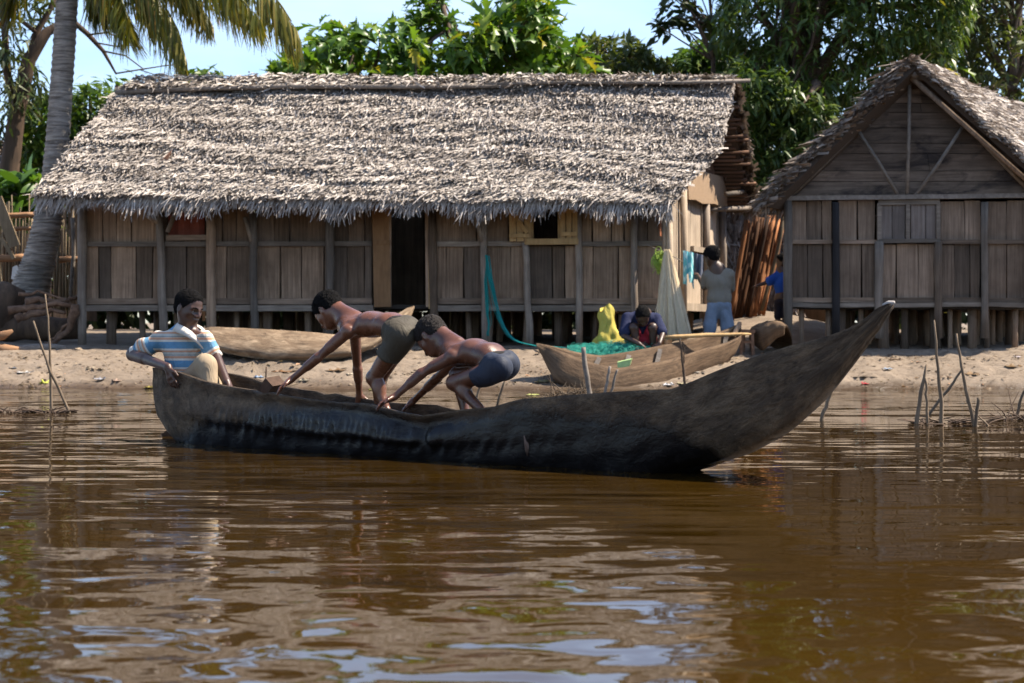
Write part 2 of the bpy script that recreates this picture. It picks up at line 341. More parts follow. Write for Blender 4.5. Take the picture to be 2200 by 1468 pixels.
# ---------------------------------------------------------------- thatch
TL = [(-.5, 0, 0), (.5, 0, 0), (-.48, .5, .05), (.48, .5, .05), (-.14, 1, -.03), (.14, 1, -.03)]
TLF = [(0, 1, 3, 2), (2, 3, 5, 4)]
def thatch(p00, p10, p11, p01, name, parent, mat, rows, per_m, length=.19, width=.034, fringe=220, rag=.06, seed=1, sag=.03, bed=True, verge=(60, 60), fringe_len=.26):
    """leaf thatch over the patch p00 (eave left) p10 (eave right) p11 (ridge right) p01 (ridge left)"""
    g = np.random.default_rng(seed)
    c00, c10, c11, c01 = [np.array(p, float) for p in (p00, p10, p11, p01)]
    W = np.linalg.norm(c10 - c00); n = int(W * per_m)
    T = np.repeat((np.arange(rows) + .5) / rows, n) + g.normal(0, .35 / rows, rows * n)
    S = g.uniform(-.004, 1.004, rows * n)
    if verge:
        k = sum(verge) * 4; T = np.concatenate([T, g.uniform(0, 1, k)])
        S = np.concatenate([S, g.normal(0, .004, verge[0] * 4) + 0.0, g.normal(0, .004, verge[1] * 4) + 1.0])
    T = np.clip(T, -.01, 1.0)
    def patch(s, t):
        s = s[:, None]; t = t[:, None]
        return (c00 * (1 - s) + c10 * s) * (1 - t) + (c01 * (1 - s) + c11 * s) * t
    pos = patch(S, T); dn = nrm(patch(S, T - .05) - patch(S, T + .05)); ac = nrm(patch(S + .02, T) - patch(S - .02, T))
    no = nrm(np.cross(ac, -dn)); no *= np.sign(no[:, 2:3])
    lump = sag * (np.sin(S * 17 + 2 * T * 5) * .5 + np.sin(S * 41 + T * 19) * .35 + np.sin(T * 33 + S * 5) * .4)
    ph = (T * rows / 7.0 + .8 * np.sin(S * W * .9) + .5 * np.sin(S * W * 2.7 + T * 9)) % 1.0           # uneven courses stand proud
    pos = pos + no * (lump + .035 * (1 - ph) * (.5 + .5 * np.sin(S * W * 1.3 + T * 7)) + g.uniform(0, .06, len(T)))[:, None]
    ang = g.normal(0, .36, len(T)) + .25 * np.sin(S * W * 3.1 + T * 11); lift = g.uniform(-.05, .75, len(T)); roll = g.normal(0, .7, len(T))
    ey = nrm(dn * np.cos(ang)[:, None] + ac * np.sin(ang)[:, None] + no * lift[:, None])
    ex = nrm(np.cross(ey, no)); ez = np.cross(ex, ey)
    ex2 = ex * np.cos(roll)[:, None] + ez * np.sin(roll)[:, None]; ez2 = np.cross(ex2, ey)
    ln = length * g.uniform(.55, 1.25, len(T)); wd = width * g.uniform(.35, 1.3, len(T)); ln = ln * np.where(g.uniform(size=len(T)) < .12, 1.9, 1.0)
    V, Fc = instance(TL, TLF, pos - ey * (ln * .4)[:, None], ex2 * wd[:, None], ey * ln[:, None], ez2 * ln[:, None])
    R = np.repeat(np.clip(g.beta(2.2, 2.0, len(T)) - .12 * (ph > .8), 0, 1), 6)  # sunken part of each course darkened, its shade put into leaf colour
    # long loose strands lying over the courses
    k = int(rows * n * .0012); S3 = g.uniform(0, 1, k); T3 = g.uniform(.04, 1, k); p3 = patch(S3, T3); d3 = nrm(patch(S3, T3 - .05) - patch(S3, T3 + .05)); a3 = nrm(patch(S3 + .02, T3) - patch(S3 - .02, T3)); n3 = nrm(np.cross(a3, -d3)); n3 *= np.sign(n3[:, 2:3])
    an = g.normal(0, .5, k); e3 = nrm(d3 * np.cos(an)[:, None] + a3 * np.sin(an)[:, None] + n3 * g.uniform(-.02, .10, k)[:, None]); x3 = nrm(np.cross(e3, n3)); l3 = length * g.uniform(1.8, 3.6, k); w3 = width * g.uniform(.35, .7, k)
    V3_, F3 = instance(TL, TLF, p3 + n3 * g.uniform(.04, .085, k)[:, None], x3 * w3[:, None], e3 * l3[:, None], np.cross(x3, e3) * l3[:, None]); F3 = F3 + len(V); V = np.concatenate([V, V3_]); Fc = np.concatenate([Fc, F3]); R = np.concatenate([R, np.repeat(g.beta(2, 1.8, k), 6)])
    # hanging fringe along the eave
    k = int(W * fringe); S = np.sort(g.uniform(-.003, 1.003, k)); T = np.abs(g.normal(0, .022, k))
    pos = patch(S, T) + np.stack([0 * S, 0 * S, .02 * np.sin(S * 60)], -1); ac = nrm(c10 - c00)[None].repeat(k, 0)
    out = nrm(patch(np.zeros(k) + .5, np.zeros(k)) - patch(np.zeros(k) + .5, np.zeros(k) + .1)); out[:, 2] = 0; out = nrm(out)
    ey = nrm(np.array([[0, 0, -1.0]]) + out * g.uniform(-.1, .75, k)[:, None] + ac * g.normal(0, .28, k)[:, None])
    ex = nrm(ac + out * g.normal(0, .6, k)[:, None]); ez = nrm(np.cross(ex, ey))
    bunch = 1 + .35 * np.sin(S * W * 5.3 + 1) * np.sin(S * W * 2.1)
    ln = fringe_len * g.uniform(.45, 1.1, k) * bunch; wd = width * .8 * g.uniform(.5, 1.2, k)
    V2, F2 = instance(TL, TLF, pos + np.array([[0, 0, .05]]), ex * wd[:, None], ey * ln[:, None], ez * ln[:, None])
    R2 = np.repeat(g.beta(2, 2.2, k), 6)
    link(name, mesh_np(name, np.concatenate([V, V2]), np.concatenate([Fc, F2 + len(V)]), np.concatenate([R, R2])), mat, parent, kind='stuff')
    if bed:  # sheet added under the leaves to block light
        nn = np.cross(c10 - c00, c01 - c00); nn /= np.linalg.norm(nn); nn *= np.sign(nn[2])
        b = MB(); sh = .03
        q = [patch(np.array([s]), np.array([t]))[0] for s, t in ((.006, .01), (.994, .01), (.994, 1), (.006, 1))]
        b.box8([p - nn * .07 for p in q] + [p - nn * .005 for p in q]); b.build('thatch_light_block', M['thatch_light_block'], parent)

# ---------------------------------------------------------------- the long house
def HF(u, v, off=0.0):
    y = 21.7 / (1 + .05 * (u - 1100) / F); p = P(u, v, y); return p + Vector((-.05, -1, 0)) * off
DEP = Vector((math.sin(R_(21)), math.cos(R_(21)), 0))
def planks(parent, place, u0, u1, v_top, v_bot, wmin, wmax, mat, thick=.022, name='plank', gap=2.2, lean=3.4):
    u = u0
    while u < u1 - 4:
        w = random.uniform(wmin, wmax)
        if u1 - (u + w) < wmin * .6: w = u1 - u
        d = random.uniform(-.006, .018); a = random.uniform(-lean, lean); b_ = random.uniform(-lean, lean)
        x0, x1 = u + gap / 2, u + w - gap / 2; dv = random.uniform(-2, 2)
        pts = [place(x0 + b_ * .5, v_bot, d - thick), place(x1 + a * .5, v_bot, d - thick), place(x1 + a * .5, v_bot, d), place(x0 + b_ * .5, v_bot, d),
               place(x0, v_top + dv, d - thick), place(x1, v_top + dv, d - thick), place(x1, v_top + dv, d), place(x0, v_top + dv, d)]
        m = MB()
        lo = [pts[i] for i in range(4)]; hi = [pts[i + 4] for i in range(4)]
        mid = [(l + h) / 2 + Vector((pxm(random.uniform(-1.2, 1.2), 21), random.uniform(-.006, .006), 0)) for l, h in zip(lo, hi)]
        m.add(lo + mid + hi, [(3, 2, 1, 0), (8, 9, 10, 11)] + [(4 * r + k, 4 * r + (k + 1) % 4, 4 * r + 4 + (k + 1) % 4, 4 * r + 4 + k) for r in (0, 1) for k in range(4)])
        m.build(name, (M['wall_d'] if random.random() < .16 else mat) if name == 'plank' else mat, parent); u += w
def post(parent, pts, w, mat, name='post', n=7):
    m = MB(); m.tube(pts, [w * random.uniform(.9, 1.1) for _ in pts], n, wob=.06); return m.build(name, mat, parent)
def crooked(place, u, v0, v1, off, amp=2.0, k=5, du=0):
    return [place(u + du * i / (k - 1) + (random.uniform(-amp, amp) if 0 < i < k - 1 else 0), v0 + (v1 - v0) * i / (k - 1), off) for i in range(k)]

def long_house():
    h = thing('plank_house', 'long plank house on stilts with grey palm thatch roof and open dark doorway', 'house', HF(800, 745))
    UL, UR = 184, 1424
    # openings: (u0, u1, v0, v1)
    segs = [(UL, 345), (345, 360), (450, 547), (547, 712), (712, 800), (930, 1040), (1040, 1092), (1243, 1365), (1365, UR)]
    for a, b in segs:
        planks(h, HF, a, b, 428, 524, 26, 58, M['wall'])
    for a, b in [(360, 450), (1092, 1243)]:                   # over the windows
        planks(h, HF, a, b, 418, 440 if a > 400 else 462, 26, 40, M['wall'])
    planks(h, HF, 360, 450, 508, 524, 26, 40, M['wall'])
    for a, b in [(UL, 345), (345, 455), (455, 547), (547, 712), (712, 800), (930, 1040), (1040, 1133), (1133, 1243), (1243, 1365), (1365, UR)]:
        planks(h, HF, a, b, 528, 652, 26, 60, M['wall'])
    for a, b in [(UL, 800), (930, 1128), (1243, UR)]:         # middle rail, sill board, floor beam
        m = MB(); m.bar(HF(a, 525, .035), HF(b, 524, .035), .062, .03, jit=.004, seg=6); m.build('rail', M['beam'], h)
    for a, b in [(UL, 345), (355, 545), (552, 800), (930, 1130), (1138, 1240), (1248, UR)]:
        m = MB(); m.bar(HF(a, 648, .03), HF(b, 647, .03), .075, .02, jit=.004, seg=4); m.build('sill_board', M['wall_h'], h)
        m = MB(); m.bar(HF(a - 4, 663, .05), HF(b + 4, 662, .05), .075, .07, jit=.003, seg=5); m.build('floor_beam', M['beam'], h)
    for u, top, bot, w, mt, du in [(180, 440, 748, .058, 'post', 0), (344, 450, 742, .052, 'post', 12), (455, 455, 742, .062, 'wall', 4), (545, 460, 742, .052, 'post', 5), (711, 455, 738, .055, 'post', -1),
                                   (929, 455, 738, .055, 'wall', 6), (1040, 458, 740, .045, 'post', 2), (1129, 520, 742, .045, 'post', 10), (1243, 455, 742, .045, 'post', 2), (1363, 455, 735, .045, 'post', 0)]:
        post(h, crooked(HF, u, top, bot, .075, 1.6, 6, du), w, M[mt])
    for u, v0, v1, du in [(388, 440, 500, -24), (530, 468, 520, 14), (1020, 455, 520, 18), (318, 462, 480, 26)]:       # knee braces at the post heads
        m = MB(); m.tube([HF(u, v0, .1), HF(u + du, v1, .1)], .03, 6); m.build('brace', M['post'], h)
    # stilts below the floor, in three rows going back
    for row, dd in enumerate((.25, 1.3, 2.6)):
        for u in np.arange(205, 1420, 62 if row else 70):
            uu = u + random.uniform(-18, 18); w = random.uniform(.035, .085)
            if 800 < uu < 940 and row == 0: continue
            p = HF(uu, 668) + DEP * dd; p2 = HF(uu + random.uniform(-4, 4), 668) + DEP * dd; p2.z = gz(p2.x, p2.y) - .05
            m = MB(); m.tube([p, (p + p2) / 2, p2], [w, w * .95, w * 1.05], 7, wob=.1); m.build('stilt', M['wall_b'], h)
    # floor, back and left walls with gaps, so that the room is dark
    A, B = HF(UL, 655), HF(UR, 655); BK = 3.0
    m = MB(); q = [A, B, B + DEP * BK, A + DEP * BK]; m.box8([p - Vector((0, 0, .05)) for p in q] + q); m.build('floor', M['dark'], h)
    u = 0.0; L = (B - A).length; ax = (B - A).normalized()
    hgt = HF(900, 420).z - A.z
    while u < L:
        w = random.uniform(.2, .34); w = min(w, L - u)
        g_ = .003
        m = MB(); p0 = A + ax * u + DEP * BK; p1 = A + ax * (u + w - g_) + DEP * BK; t = DEP * .02
        m.box8([p0, p1, p1 + t, p0 + t] + [p + Vector((0, 0, hgt)) for p in (p0, p1, p1 + t, p0 + t)]); m.build('plank', M['wall_b'], h); u += w
    uu = 0.0                                                  # boards added at the back to keep the space below the floor dark
    while uu < L:
        w = random.uniform(.10, .30)
        if random.random() < .74:
            p0 = A + ax * uu + DEP * (BK - .15); p1 = p0 + ax * (w - .02); t = DEP * .03; z0 = gz(p0.x, p0.y) - .03; m = MB()
            q = [Vector((p.x, p.y, z0)) for p in (p0, p1, p1 + t, p0 + t)]; m.box8(q + [Vector((p.x, p.y, A.z - .06)) for p in q]); m.build('shade_board', M['wall_b'], h)
        uu += w
    for k in range(9):
        w = BK / 9; p0 = A + DEP * (k * w); p1 = A + DEP * (k * w + w - .006); t = ax * .02; m = MB()
        m.box8([p0, p1, p1 + t, p0 + t] + [p + Vector((0, 0, hgt)) for p in (p0, p1, p1 + t, p0 + t)]); m.build('plank', M['wall_b'], h)
    # end wall: uneven planks and posts, wood lightened for sunlight
    EN = Vector((math.cos(R_(21)), -math.sin(R_(21)), 0))
    def HE(s, z, off=0.0): return Vector((B.x, B.y, 0)) + DEP * (s * BK) + EN * off + Vector((0, 0, z))
    zt, zb, zm = HF(1424, 415).z, HF(1424, 652).z, HF(1424, 524).z
    cuts = [0.0, .09, .13, .22, .30, .36, .44, .63, .70, .76, .86, .93, 1.0]
    for i in range(len(cuts) - 1):
        s0, s1 = cuts[i] + .006, cuts[i + 1] - .006; d = random.uniform(-.01, .02)
        top = zt + random.uniform(-.03, .03) + .25
        for z0, z1 in ((zb, zm - .02), (zm + .03, top)) if i in (6, 7, 9) else ((zb, top),):
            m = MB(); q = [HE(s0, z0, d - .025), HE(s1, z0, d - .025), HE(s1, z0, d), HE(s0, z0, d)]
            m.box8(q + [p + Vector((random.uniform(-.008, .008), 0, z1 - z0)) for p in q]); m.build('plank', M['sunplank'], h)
    for s in (.02, .26, .66, .97):
        m = MB(); g0 = HE(s, 0, .05); zg = gz(g0.x, g0.y)
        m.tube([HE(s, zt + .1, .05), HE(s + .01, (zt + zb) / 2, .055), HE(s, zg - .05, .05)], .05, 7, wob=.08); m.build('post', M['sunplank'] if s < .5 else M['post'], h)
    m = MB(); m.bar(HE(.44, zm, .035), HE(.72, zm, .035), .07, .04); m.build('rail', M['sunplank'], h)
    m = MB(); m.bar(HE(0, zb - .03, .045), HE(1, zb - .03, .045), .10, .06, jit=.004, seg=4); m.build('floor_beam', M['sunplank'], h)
    m = MB(); b0, b1 = HE(.30, zt - .02, .08), HE(1.0, zt + .02, .08)        # woven mat hung under the roof end
    for k in range(6):
        a = b0.lerp(b1, k / 6); b = b0.lerp(b1, (k + 1) / 6); s0 = .02 * math.sin(k * 2.1); s1 = .02 * math.sin((k + 1) * 2.1)
        m.box8([a + Vector((0, 0, s0)), b + Vector((0, 0, s1)), b + EN * .02 + Vector((0, 0, s1)), a + EN * .02 + Vector((0, 0, s0)),
                a - DEP * .1 + Vector((0, 0, .42)), b - DEP * .1 + Vector((0, 0, .42)), b - DEP * .1 + EN * .02 + Vector((0, 0, .42)), a - DEP * .1 + EN * .02 + Vector((0, 0, .42))])
    m.build('woven_mat', M['mat'], h)
    # gable boards above the end wall
    for k in range(5):
        z0 = zt + .22 + k * .24; s0 = .04 + k * .09; s1 = .96 - k * .09
        m = MB(); m.bar(HE(s0, z0 + .12, .0), HE(s1, z0 + .12, .0), .23, .02); m.build('gable_board', M['batten'], h)
    # door and windows
    d = MB(); d.bar(HF(819, 440, .09), HF(824, 660, .09), pxm(36, 21.7), .03, side=(1, 0, 0), jit=.002, seg=4); dr = d.build('door', M['doorwood'], h, label='open reddish plank door')
    d = MB(); d.bar(HF(804, 522, .11), HF(840, 522, .11), .05, .02); d.build('door_batten', M['doorwood'], dr)
    for ua, ub, va, vb, mt in [(918, 920, 445, 660, 'wall'), (924, 926, 445, 664, 'fresh'), (838, 838, 445, 660, 'wall')]:
        m = MB(); m.bar(HF(ua, va, .06), HF(ub, vb, .06), .045, .06, side=(1, 0, 0)); m.build('door_jamb', M[mt], h)
    w = MB(); w.bar(HF(1128, 521, .10), HF(1243, 520, .10), .075, .08); win = w.build('window_sill', M['fresh'], h)
    for (ua, ub, va, vb, brace) in [(1093, 1141, 438, 520, True), (1203, 1242, 442, 516, False)]:
        m = MB(); nb = 3; 
        s = None
        for k in range(nb):
            a = ua + (ub - ua) * k / nb + .8; b = ua + (ub - ua) * (k + 1) / nb - .8; mm = MB()
            mm.bar(HF((a + b) / 2, va, .11), HF((a + b) / 2 + (2 if brace else 0), vb, .11), pxm(b - a, 21.7), .022, side=(1, 0, 0))
            if s is None: s = mm.build('shutter', M['fresh'], h, label='fresh yellow wood window shutter')
            else: mm.build('shutter_board', M['fresh'], s)
        for v in (va + 12, vb - 12):
            mm = MB(); mm.bar(HF(ua + 2, v, .135), HF(ub - 2, v, .135), .05, .02); mm.build('shutter_batten', M['fresh'], s)
        if brace:
            mm = MB(); mm.bar(HF(ua + 8, va + 18, .137), HF(ub - 8, vb - 18, .137), .045, .02); mm.build('shutter_batten', M['fresh'], s)
    for u in (1143, 1202):
        m = MB(); m.bar(HF(u, 436, .05), HF(u, 518, .05), .04, .06, side=(1, 0, 0)); m.build('window_frame', M['fresh'], h)
    m = MB(); m.bar(HF(360, 512, .055), HF(452, 511, .055), .07, .05); m.build('window_sill', M['wall_h'], h)
    m = MB(); q = [(362 + i * 11 / 1.0, .0 - .03 * math.sin(i * 1.9)) for i in range(8)]
    for (ua, oa), (ub, ob) in zip(q[:-1], q[1:]):
        m.add([HF(ua, 455, oa), HF(ub, 455, ob), HF(ub, 508, ob * .6), HF(ua, 508, oa * .6)], [(0, 1, 2, 3)], True)
    m.build('curtain', plain('rust_cloth', (.20, .055, .035), .9, .25), h)
    # roof
    E0, E1 = P(78, 428, 21.15), P(1436, 440, 21.0)
    R0, R1 = P(262, 196, 23.1), P(1572, 178, 22.9)
    K0, K1 = P(330, 445, 25.0), P(1618, 452, 24.7)
    M0, M1 = E0.lerp(R0, .42), P(1541, 326, 21.8)                # the verge is cut back below this line
    thatch(E0, E1, M1, M0, 'thatch', h, M['thatch'], 46, 160, length=.105, width=.024, fringe=240, seed=3, verge=(60, 110), fringe_len=.27, sag=.028)
    thatch(M0, M1, R1, R0, 'thatch', h, M['thatch'], 64, 160, length=.105, width=.024, fringe=0, seed=13, verge=(70, 110), sag=.028)
    thatch(K0, K1, R1, R0, 'thatch', h, M['thatch_b'], 24, 30, length=.26, width=.05, fringe=90, seed=4, verge=(40, 260), fringe_len=.3)
    for k in range(30):                                        # battens under the far slope, their ends showing at the gable
        t = .05 + k * .0315; a = K1.lerp(R1, t); b = K0.lerp(R0, t); e = (a - b).normalized(); m = MB()
        dn = Vector((0, 0, -.085)); x = random.uniform(-.14, .12)
        m.tube([a + e * x + dn, a - e * 1.6 + dn + Vector((0, 0, random.uniform(-.01, .01)))], .024, 6); m.build('batten', M['batten'], h)
    for (a, b, c, r) in [(P(248, 199, 22.9), P(640, 186, 22.8), P(1100, 184, 22.75), .035), (P(1040, 183, 22.75), P(1300, 178, 22.7), P(1612, 174, 22.6), .026), (P(430, 172, 23.2), P(700, 178, 23.1), P(1020, 180, 23.1), .03)]:
        m = MB(); m.tube([a, a.lerp(b, .5) + Vector((0, 0, .015)), b, b.lerp(c, .5) - Vector((0, 0, .012)), c], r, 7, wob=.1); m.build('ridge_pole', M['pole'], h)
    # ridge cap of laid leaves
    thatch(P(270, 196, 22.9), P(1570, 182, 22.7), P(1575, 172, 23.0), P(300, 170, 23.25), 'ridge_thatch', h, M['thatch'], 8, 90, length=.16, width=.028, fringe=0, seed=8, bed=False, verge=None)
    for v0, u0, u1, v1 in [(452, 1500, 1612, 447), (418, 1560, 1600, 412)]:
        m = MB(); m.tube([P(u0, v0, 23.6), P(u1, v1, 24.4)], .035, 6); m.build('rafter_end', M['post'], h)
    # a fallen brown leaf sheath lying on the thatch
    return h
long_house()
lf = MB(); c = [P(u, v, 21.75) for u, v in ((318, 372), (338, 362), (352, 345), (372, 326), (366, 342), (350, 362), (330, 374))]
lf.add([p + Vector((0, -.10, .0)) for p in c] + [p + Vector((0, -.06, .02)) for p in c], [(0, 1, 5, 6), (1, 2, 4, 5), (2, 3, 4)] + [(7, 13, 12, 8), (8, 12, 11, 9), (9, 11, 10)] + [(i, (i + 1) % 7, 7 + (i + 1) % 7, 7 + i) for i in range(7)])
lf.build('dead_leaf', plain('rust_leaf', (.42, .19, .10), .7, .3), label='curled rust brown dead leaf lying on the long thatch roof', category='leaf')

# ---------------------------------------------------------------- the gable house on the right
def GF(u, v, off=0.0):
    y = 21.0 / (1 + .03 * (u - 1945) / F); p = P(u, v, y); return p + Vector((-.03, -1, 0)) * off
GD = Vector((math.sin(R_(30)), math.cos(R_(30)), 0))
def gable_house():
    h = thing('gable_house', 'dark plank house on stilts with steep thatched gable and closed shutter', 'house', GF(1945, 720))
    UL, UR = 1692, 2212
    bays = [(UL, 1787), (1800, 1880), (1893, 2008), (2020, 2106), (2120, UR)]
    for i, (a, b) in enumerate(bays):
        if i == 2: continue
        planks(h, GF, a, b, 432, 519, 26, 52, M['wall_b'])
    for a, b in bays: planks(h, GF, a, b, 525, 641, 26, 52, M['wall_b'])
    for a, b in [(UL, 1885), (2014, UR)]:
        m = MB(); m.bar(GF(a, 520, .035), GF(b, 520, .035), .05, .03, jit=.003, seg=4); m.build('rail', M['wall_h'], h)
    m = MB(); m.bar(GF(1676, 428, .10), GF(2215, 422, .10), .055, .06, jit=.003, seg=7); m.build('tie_beam', M['pole'], h)
    for a, b in [(1700, 1790), (1798, 1882), (1890, 2010), (2018, 2108), (2118, UR)]:
        m = MB(); m.bar(GF(a - 3, 645, .03), GF(b + 3, 645, .03), .06, .03, jit=.003, seg=3); m.build('sill_board', M['wall_h'], h)
        m = MB(); m.bar(GF(a - 6, 655 + random.uniform(-2, 2), .05), GF(b + 6, 656 + random.uniform(-2, 2), .05), .055, .06, jit=.003, seg=4); m.build('floor_beam', M['beam'], h)
    for u, mt, top, w in [(1691, 'post', 432, .055), (1793, 'black_post', 436, .05), (1886, 'post', 520, .052), (2013, 'wall_b', 520, .05), (2112, 'post', 436, .048), (2208, 'wall_b', 436, .05)]:
        post(h, crooked(GF, u, top, 727, .08, 1.2, 5), w, M[mt])
    for row, dd in enumerate((.2, 1.2, 2.3, 3.6)):
        for u in np.arange(1710, 2215, 46):
            uu = u + random.uniform(-14, 14); w = random.uniform(.03, .075)
            p = GF(uu, 660) + GD * dd; p2 = Vector((p.x, p.y, gz(p.x, p.y) - .05))
            m = MB(); m.tube([p, (p + p2) / 2, p2], [w, w * .9, w * 1.05], 7, wob=.1); m.build('stilt', M['wall_b'], h)
    A, B = GF(UL, 655), GF(UR, 655); BK = 4.2
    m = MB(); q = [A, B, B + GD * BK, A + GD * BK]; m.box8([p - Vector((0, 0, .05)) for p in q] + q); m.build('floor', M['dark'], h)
    hg = GF(1945, 425).z - A.z
    for (p0, dirv, L) in [(A, GD, BK), (B, GD, BK), (A + GD * BK, (B - A).normalized(), (B - A).length)]:
        n = int(L / .3); th = Vector((-dirv.y, dirv.x, 0)) * .02
        for k in range(n):
            a = p0 + dirv * (L * k / n); b = p0 + dirv * (L * (k + 1) / n - .006); m = MB()
            m.box8([a, b, b + th, a + th] + [p + Vector((0, 0, hg)) for p in (a, b, b + th, a + th)]); m.build('plank', M['wall_b'], h)
    for k in range(7):                                          # far gable
        w0 = 1 - k / 7; c = (A + B) / 2 + GD * BK + Vector((0, 0, hg + k * .22)); e = (B - A) * .5 * w0; m = MB(); m.bar(c - e + Vector((0, 0, .11)), c + e + Vector((0, 0, .11)), .215, .02); m.build('gable_board', M['gable'], h)
    uu = 0.0  # boards added behind the stilts to darken the space below
    while uu < 1:
        w = random.uniform(.04, .10)
        if random.random() < .62:
            p0 = (A + GD * 4.0).lerp(B + GD * 4.0, uu); p1 = (A + GD * 4.0).lerp(B + GD * 4.0, min(1, uu + w - .008)); t = GD * .03; z0 = gz(p0.x, p0.y) - .03; m = MB()
            q = [Vector((p.x, p.y, z0)) for p in (p0, p1, p1 + t, p0 + t)]; m.box8(q + [Vector((p.x, p.y, A.z - .06)) for p in q]); m.build('shade_board', M['wall_b'], h)
        uu += w
    # gable of wide horizontal boards
    ap, vl = 158, 424; lim = lambda v: ((1700 + (1945 - 1700) * (vl - v) / (vl - ap)), (2262 - (2262 - 1985) * (vl - v) / (vl - ap)))
    v = vl
    while v > ap + 8:
        hgt = random.uniform(20, 38); v2 = max(ap + 2, v - hgt); d = random.uniform(0, .015)
        cut = random.uniform(.4, .6); parts = [(0, 1)] if random.random() < .6 else [(0, cut), (cut, 1)]
        for s0, s1 in parts:
            (a0, a1), (b0, b1) = lim(v), lim(v2 + 1.2)
            q = [GF(a0 + (a1 - a0) * s0 + (1 if s0 else 0), v, d), GF(a0 + (a1 - a0) * s1, v, d), GF(b0 + (b1 - b0) * s1, v2 + 1.2, d), GF(b0 + (b1 - b0) * s0 + (1 if s0 else 0), v2 + 1.2, d)]
            m = MB(); bk = Vector((0, .02, 0)); m.box8([p + bk for p in q] + q); m.build('gable_board', M['gable'], h)
        v = v2
    def stickp(n, pts, r): m = MB(); m.tube([GF(u, v_, .10) for u, v_ in pts], r, 7, wob=.06); m.build(n, M['pole'], h)
    stickp('king_post', [(1951, 160), (1949, 300), (1945, 421)], .022)
    stickp('brace', [(1841, 284), (1884, 350), (1926, 421)], .022); stickp('brace', [(2063, 276), (2015, 350), (1964, 421)], .022)
    stickp('verge_pole', [(1702, 421), (1820, 304), (1930, 193)], .02); stickp('verge_pole', [(1998, 205), (2090, 290), (2212, 418)], .026)
    # closed shutter of four boards in a frame
    s = None
    for a, b in [(1891, 1914), (1915, 1942), (1955, 1986), (1987, 2008)]:
        m = MB(); m.bar(GF((a + b) / 2, 441, .05), GF((a + b) / 2, 514, .05), pxm(b - a - .6, 21), .025, side=(1, 0, 0))
        if s is None: s = m.build('shutter', M['sunplank2'], h, label='pale grey closed window shutter')
        else: m.build('shutter_board', M['sunplank2'], s)
    for p, q, w in [((1885, 437), (2016, 435), .06), ((1885, 519), (2016, 518), .05)]:
        m = MB(); m.bar(GF(*p, .065), GF(*q, .065), w, .05); m.build('window_frame', M['beam'], h)
    for u in (1887, 1948, 2013):
        m = MB(); m.bar(GF(u, 438, .062), GF(u, 518, .062), .05, .045, side=(1, 0, 0)); m.build('window_frame', M['beam'], h)
    # roof
    fr = Vector((0, -.38, 0)) 
    EL, AP, ER = GF(1628, 446) + fr, GF(1945, 146) + fr, GF(2290, 452) + fr
    L = 5.2; b = GD * L + Vector((0, 0, .05))
    thatch(ER, ER + b, AP + b, AP, 'thatch', h, M['thatch_g'], 75, 100, length=.11, width=.026, fringe=120, seed=21, verge=(260, 20), fringe_len=.24)
    thatch(EL + b, EL, AP, AP + b, 'thatch', h, M['thatch_b'], 40, 44, length=.24, width=.04, fringe=150, seed=22, verge=(20, 420), fringe_len=.3)
    m = MB(); m.tube([AP + Vector((.02, .05, -.13)), AP + b - Vector((0, 0, .12))], .035, 7); m.build('ridge_pole', M['pole'], h)
    for e, o in ((EL, 1), (ER, -1)):                           # rafters behind the thatch edge
        m = MB(); k = Vector((0, .16, -.13)); m.tube([e.lerp(AP, .03) + k, AP + k], .035, 6); m.build('rafter', M['wall_b'], h)
M['sunplank2'] = wood('grey_shutter_board', (.13, .10, .085), (.26, .215, .185), 'z', var=.25, fine=40)
M['thatch_g'] = thatchmat('grey_brown_thatch', (.10, .076, .060), (.40, .335, .285), (.66, .585, .52))
gable_house()
# ---------------------------------------------------------------- plants
def lobed():
    ys = [0, .12, .24, .31, .47, .54, .70, .77, 1.0]; ws = [.02, .13, .40, .17, .46, .20, .36, .14, .01]
    v = []; f = []
    for y, w in zip(ys, ws):
        z = .10 * math.sin(y * 3.1) - .28 * y * y
        v += [(-w * .8, y + .10 * (w > .3), z + w * .22), (0, y, z), (w * .8, y + .10 * (w > .3), z + w * .22)]
    for i in range(len(ys) - 1):
        a = 3 * i; f += [(a, a + 1, a + 4, a + 3), (a + 1, a + 2, a + 5, a + 4)]
    return v, f
LOB = lobed()
LANCE = ([(-.05, 0, 0), (.05, 0, 0), (-.5, .4, .06), (.5, .4, .06), (-.05, 1, -.14), (.05, 1, -.14)], [(0, 1, 3, 2), (2, 3, 5, 4)])
OVAL = ([(-.1, 0, 0), (.1, 0, 0), (-.5, .35, .05), (.5, .35, .05), (-.4, .75, -.02), (.4, .75, -.02), (-.04, 1, -.15), (.04, 1, -.15)], [(0, 1, 3, 2), (2, 3, 5, 4), (4, 5, 7, 6)])

